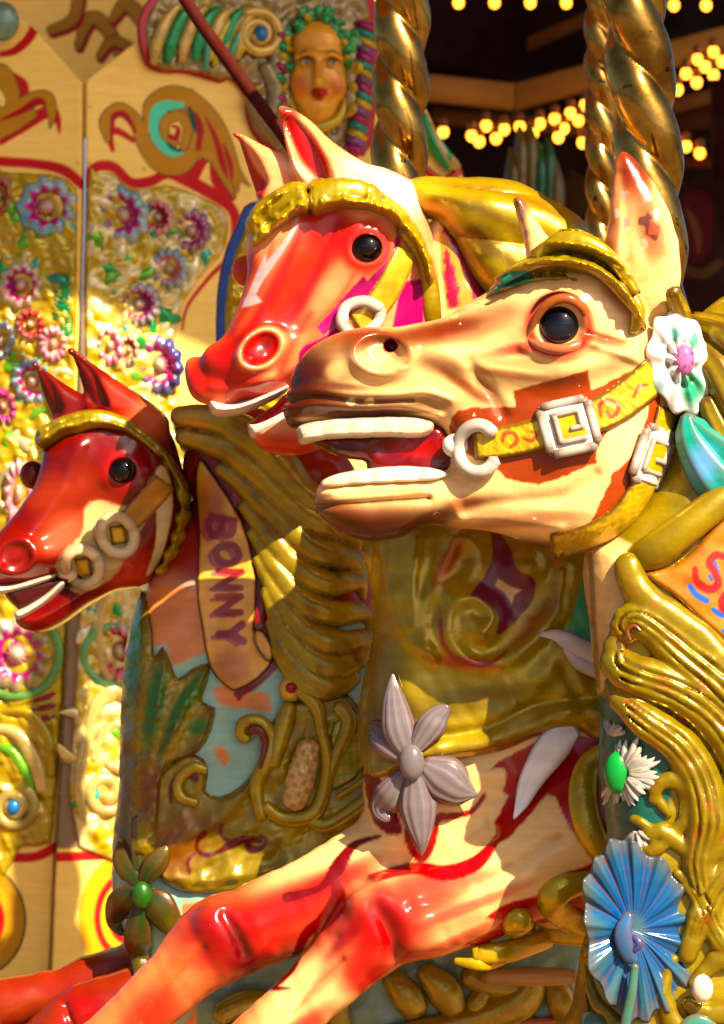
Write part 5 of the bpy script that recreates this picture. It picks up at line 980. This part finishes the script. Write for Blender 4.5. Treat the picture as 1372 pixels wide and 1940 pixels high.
for P,c in (([(-20,1380,8),(30,1390,13),(65,1440,15),(80,1500,10)],wl),([(-20,1410,8),(20,1425,12),(50,1470,12),(60,1500,6)],lime),([(0,1350,8),(50,1350,12),(90,1400,12),(98,1470,8)],gold),([(90,1300,5),(60,1320,9),(20,1340,8)],gold)):
    V,Q=sweep(fpts(P,FL,-8),.8,14,6,.08,3); M.add(V,Q,c,.35)
for k in range(9): V,Q=sweep(fpts([(62,1300+k*9,4),(90,1290+k*10,6),(106,1280+k*11,3)],FL,-8),.8,10); M.add(V,Q,(gold,ar([.35,.02,.12]))[k%2],.35)
M.build('carved_leaf_fringe',LEAFM,lp,PY); M=Mesh()
for k in range(12): V,Q=sweep(fpts([(132,520+k*9,3),(118,528+k*9,6),(102,520+k*9,2)],FL,-10),.6,8); M.add(V,Q,ar([.04,.38,.16]),.3)
M.build('carved_leaf_fringe',LEAFM,lp,PY)
V,Q=ball((8,45,-30),(32,38,20)); Mesh().add(V,Q,ar([.3,.45,.36]),.3).build('corner_boss',LEAFM,lp,PY)
# panel further back seen through the gap
def pb(p):
    for s in ([(150,90,6),(170,40,12),(200,50,12),(230,110,8)],[(215,40,6),(240,10,12),(270,40,12),(300,90,6)],[(190,110,5),(215,80,9),(260,100,8)],[(100,60,8),(140,40,10),(150,0,10)]):
        p.stroke([(a+4,b+6,c+3) for a,b,c in s],crm*.7); outl(p,[s],och*.8)
bp=board([(-300,-160),(420,-160),(420,260),(-300,260)],flat,3.5,pb,'rear_board',None,2.6); tag(bp,'shaded yellow board with painted scrolls, seen in the gap between the panel tops','board')
# blue rimmed gilded shield behind the pink horse head
sh=thing('gilded_shield','tall gilded carving with a blue rim behind the pink horse nose','shield',520,760,1.35)
sp=[(520,378),(488,380),(462,392),(446,430),(428,470),(416,520),(410,570),(408,660),(420,780),(560,800),(700,700),(700,420),(600,380)]
V,Q,e=patch(sp,flat,18,6,3,2,sink=0); Mesh().add(V,Q,(.02,.17,.55)).build('rim',PAINT,sh,1.35)
c_=np.array(sp,float); inn=np.array([570,600])+(c_-np.array([570,600]))*.90
V,Q,e=patch(inn,lambda X,Y:flat(X,Y)-14,12,12,3,2,H=lambda X,Y:wob(X,Y,36,91)*9+rid(X,Y,[(470,430),(448,520),(440,640)],12,10)); Mesh().add(V,Q,gold*1.1,.45).build('gilded_face',LEAFM,sh,1.35)
# ---- inside of the ride: dark boards, beams, string lights
IY=4.6
def slabbox(name,poly,th,col,Y0,mat=DARKM,met=0):
    V,Q,e=patch(poly,flat,th,3,8,1,sink=0); M=Mesh().add(V,Q,col,met); return M.build(name,mat,None,Y0)
w_=slabbox('wall',[(300,-400),(1900,-400),(1900,2300),(300,2300)],10,(.030,.012,.005),IY+.5); w_['kind']='structure'
o=slabbox('wall',[(820,-300),(1240,-300),(1180,108),(1000,168),(975,172),(840,132),(700,100),(560,-300)],20,(.035,.0015,.002),IY+.2); o['kind']='structure'
def beam(name,x0,y0,x1,y1,h,col,label,Y0,dep=60):
    M=Mesh(); V,Q=box(0,1,0,1,0,dep); V=np.array(V,float); X=x0+(x1-x0)*V[:,0]; Yv=y0+(y1-y0)*V[:,0]+h*V[:,1]; M.add(np.stack([X,Yv,V[:,2]],1),Q,col); o=M.build(name,DARKM,None,Y0,smooth=False); return tag(o,label,'beam')
bc=(.42,.27,.09)
beam('beam',700,128,974,158,46,bc,'pale brown ceiling beam left of the beam corner, above the string lights',IY-.1)
beam('beam',976,158,1420,36,48,bc,'pale brown ceiling beam rising to the right from the beam corner',IY-.1)
beam('beam',820,205,1110,228,26,(.20,.11,.035),'dark lower beam under the left run of string lights',IY+.0)
beam('beam',1110,228,1420,150,26,(.20,.11,.035),'dark lower beam behind the right pole under the rising lights',IY+.0)
beam('beam',1270,190,1420,176,60,(.10,.04,.012),'dark brown cross board right of the thick pole',IY+.05)
beam('beam',1260,300,1420,300,14,(.16,.06,.015),'thin brown rail right of the thick pole, above the red board',IY+.05)
beam('beam',1000,70,1160,0,26,(.18,.09,.02),'short slanting brown strut near the top lights',IY+.0)
b=slabbox('dark_red_post',[(1346,150),(1400,150),(1400,700),(1352,700),(1350,400)],60,(.07,.006,.004),IY-.8); tag(b,'dark red upright post at the right edge below the lights','post')
def prd(p):
    p.c[:]=ar([.05,.012,.006])
    p.poly([(1290,380),(1330,365),(1350,400),(1345,470),(1320,500),(1296,470)],ar([.12,.01,.006])); p.stroke([(1300,400,4),(1318,440,8),(1322,480,3)],ar([.2,.1,.04])); p.stroke([(1290,510,8),(1330,520,10),(1360,500,8)],ar([.14,.08,.03])); 
tag(board([(1270,345),(1420,345),(1420,620),(1270,620)],flat,4,prd,'far_painted_board',None,3.2,mat=DARKM),'dim far board painted with a red motif, beyond the thick pole','board')
tag(slabbox('far_round_board',[(1060,340),(1085,322),(1112,340),(1120,380),(1108,410),(1080,420),(1058,400)],30,(.10,.05,.015),3.6),'small dark rounded board between the far crest and thin pole','board')
fcx=thing('far_crest','small far carved crest with green and gold plumes, between the two pole groups','crest',1010,400,3.0)
M=Mesh()
for k,(x,t,h,c) in enumerate([(968,280,380,gold*.9),(984,240,400,cgold),(1002,236,400,gold),(1020,270,400,gt),(1036,262,400,ar([.12,.4,.15])),(1050,300,420,gold*.9),(962,310,380,ar([.5,.02,.02])),(1042,340,430,ar([.5,.04,.03]))]):
    V,Q=sweep([(x,t,0,4),(x+4,t+50,-14,13),(x+2,h,-10,14)],.7,12,6,.1,4); M.add(V,Q,c*.45,.3)
M.build('plume',LEAFM,fcx,3.0); Mesh().add(*simp(sweep,[(1006,380,4,50),(1006,470,4,56)],.3,18),(.4,.3,.12)).build('crest_back',BOARD,fcx,3.0)
BULB=emit('glowing_bulb',(1,.30,.02),2.6)
bl_=[(660,4),(710,6),(869,5),(937,5),(1005,5),(1073,5),(1277,10),(1338,10),(894,257),(921,238),(955,245),(1023,234),(1051,225),(1081,214),(1109,199),(1058,260),(1104,270),(1300,139),(1336,126),(1368,116),(1300,277),(1262,152),(985,240),(840,250),(908,268),(940,262),(1010,252),(1068,243),(1096,228),(1284,170),(1320,156),(1352,142),(1322,112),(1352,98),(1276,265),(1326,290)]
pos={}
proto=None
for k,(x,y) in enumerate(bl_):
    if proto is None:
        proto=thing('light_bulb','x','light bulb',x,y,IY-.5,'bulbs strung inside the roof')
        V,Q=ball((x,y,0),(10,11.5,10),16,10); g_=Mesh().add(V,Q).build('glass',BULB,proto,IY-.5)
        V,Q=sweep([(x,y-24,0,9),(x,y-12,0,8),(x,y-7,0,6)],1,12); s_=Mesh().add(V,Q,(.5,.3,.05),.6).build('socket',GOLD,proto,IY-.5); r=proto
    else:
        r=proto.copy(); C.objects.link(r); r.location=to_world([(x,y,0)],IY-.5)[0]
        for ch in (g_,s_): c=ch.copy(); C.objects.link(c); c.parent=r
    top=y<30
    if top: r['label']='glowing bulb in the top row, '+('left of the middle pole' if x<720 else 'right of the thick pole' if x>1200 else 'between the middle and thick poles'); r['group']='glowing bulbs of the top row '+('left' if x<720 else 'right' if x>1200 else 'centre')
    else: r['label']='glowing bulb of the '+('run right of the thick pole' if x>1200 else 'run under the beam corner'); r['group']='bulbs of the '+('right run' if x>1200 else 'run under the beam corner')
# roof, and platform under the horses
def plane(name,x0,x1,y0,y1,z,th,col):
    M=Mesh(); me_=bpy.data.meshes.new(name); vs=[(x,y,zz) for x in(x0,x1) for y in(y0,y1) for zz in(z,z+th)]
    me_.from_pydata(vs,[],[(0,1,3,2),(4,6,7,5),(0,4,5,1),(2,3,7,6),(0,2,6,4),(1,5,7,3)])
    a=me_.attributes.new('Col','FLOAT_COLOR','POINT'); a.data.foreach_set('color',np.tile([*col,1],8).astype(f32)); me_.materials.append(BOARD)
    o=bpy.data.objects.new(name,me_); C.objects.link(o); o['kind']='structure'; return o
plane('ceiling',-4,ROOF_X,ROOF_Y,7,ROOF_Z,.1,(.6,.36,.12))
plane('floor',-5,6,-.9,7,-1.5,.1,(.30,.15,.05))
# the ground in front of the ride
me=Mesh()
g=bpy.data.meshes.new('ground'); n=24; vs=[(-60+120*i/n,-60+120*j/n,-1.7) for i in range(n+1) for j in range(n+1)]
g.from_pydata(vs,[],[(i*(n+1)+j,(i+1)*(n+1)+j,(i+1)*(n+1)+j+1,i*(n+1)+j+1) for i in range(n) for j in range(n)])
gm=bpy.data.materials.new('paving'); gm.use_nodes=True; gb=gm.node_tree.nodes['Principled BSDF']; gn=gm.node_tree.nodes.new('ShaderNodeTexNoise'); gn.inputs['Scale'].default_value=3
gr=gm.node_tree.nodes.new('ShaderNodeMapRange'); gr.inputs[3].default_value=.9; gr.inputs[4].default_value=1.1
gx=gm.node_tree.nodes.new('ShaderNodeMix'); gx.data_type='RGBA'; gx.inputs[6].default_value=(.10,.07,.035,1); gx.inputs[7].default_value=(.15,.11,.055,1)
gm.node_tree.links.new(gn.outputs['Fac'],gx.inputs[0]); gm.node_tree.links.new(gx.outputs[2],gb.inputs['Base Color']); gb.inputs['Roughness'].default_value=.9
g.materials.append(gm); go=bpy.data.objects.new('ground',g); C.objects.link(go); go['kind']='structure'
# ================================================================ camera, light, render
w=bpy.data.worlds.new("World"); bpy.context.scene.world=w; w.use_nodes=True
nt=w.node_tree; sky=nt.nodes.new('ShaderNodeTexSky'); sky.sky_type='NISHITA'; sky.sun_disc=False
AZ,EL=math.radians(SUN_AZ),math.radians(SUN_EL)      # azimuth measured from +X toward -Y
sky.sun_elevation=EL; sky.dust_density=3; sky.ozone_density=.3; sky.air_density=.55 
to=np.array([math.cos(EL)*math.cos(AZ),-math.cos(EL)*math.sin(AZ),math.sin(EL)])
sky.sun_rotation=math.atan2(to[0],to[1])
nt.links.new(sky.outputs[0],nt.nodes['Background'].inputs[0]); nt.nodes['Background'].inputs[1].default_value=SKY
import mathutils
sd=bpy.data.lights.new('sun','SUN'); sd.energy=SUN; sd.angle=math.radians(.5); sd.color=SUNCOL
so=bpy.data.objects.new('sun',sd); so.rotation_euler=mathutils.Vector(to).to_track_quat('Z','Y').to_euler(); C.objects.link(so)
cd=bpy.data.cameras.new('camera'); cd.sensor_fit='VERTICAL'; cd.sensor_height=24; cd.sensor_width=24; cd.lens=24*D0/1.94; cd.clip_end=500
cd.dof.use_dof=True; cd.dof.focus_distance=D0-.1; cd.dof.aperture_fstop=3.1
co=bpy.data.objects.new('camera',cd); co.location=(0,-D0,0); co.rotation_euler=(math.pi/2,0,0); C.objects.link(co)
S=bpy.context.scene; S.camera=co; S.view_settings.view_transform='Standard'; S.view_settings.look='None'; S.view_settings.exposure=EXPO; S.view_settings.gamma=1
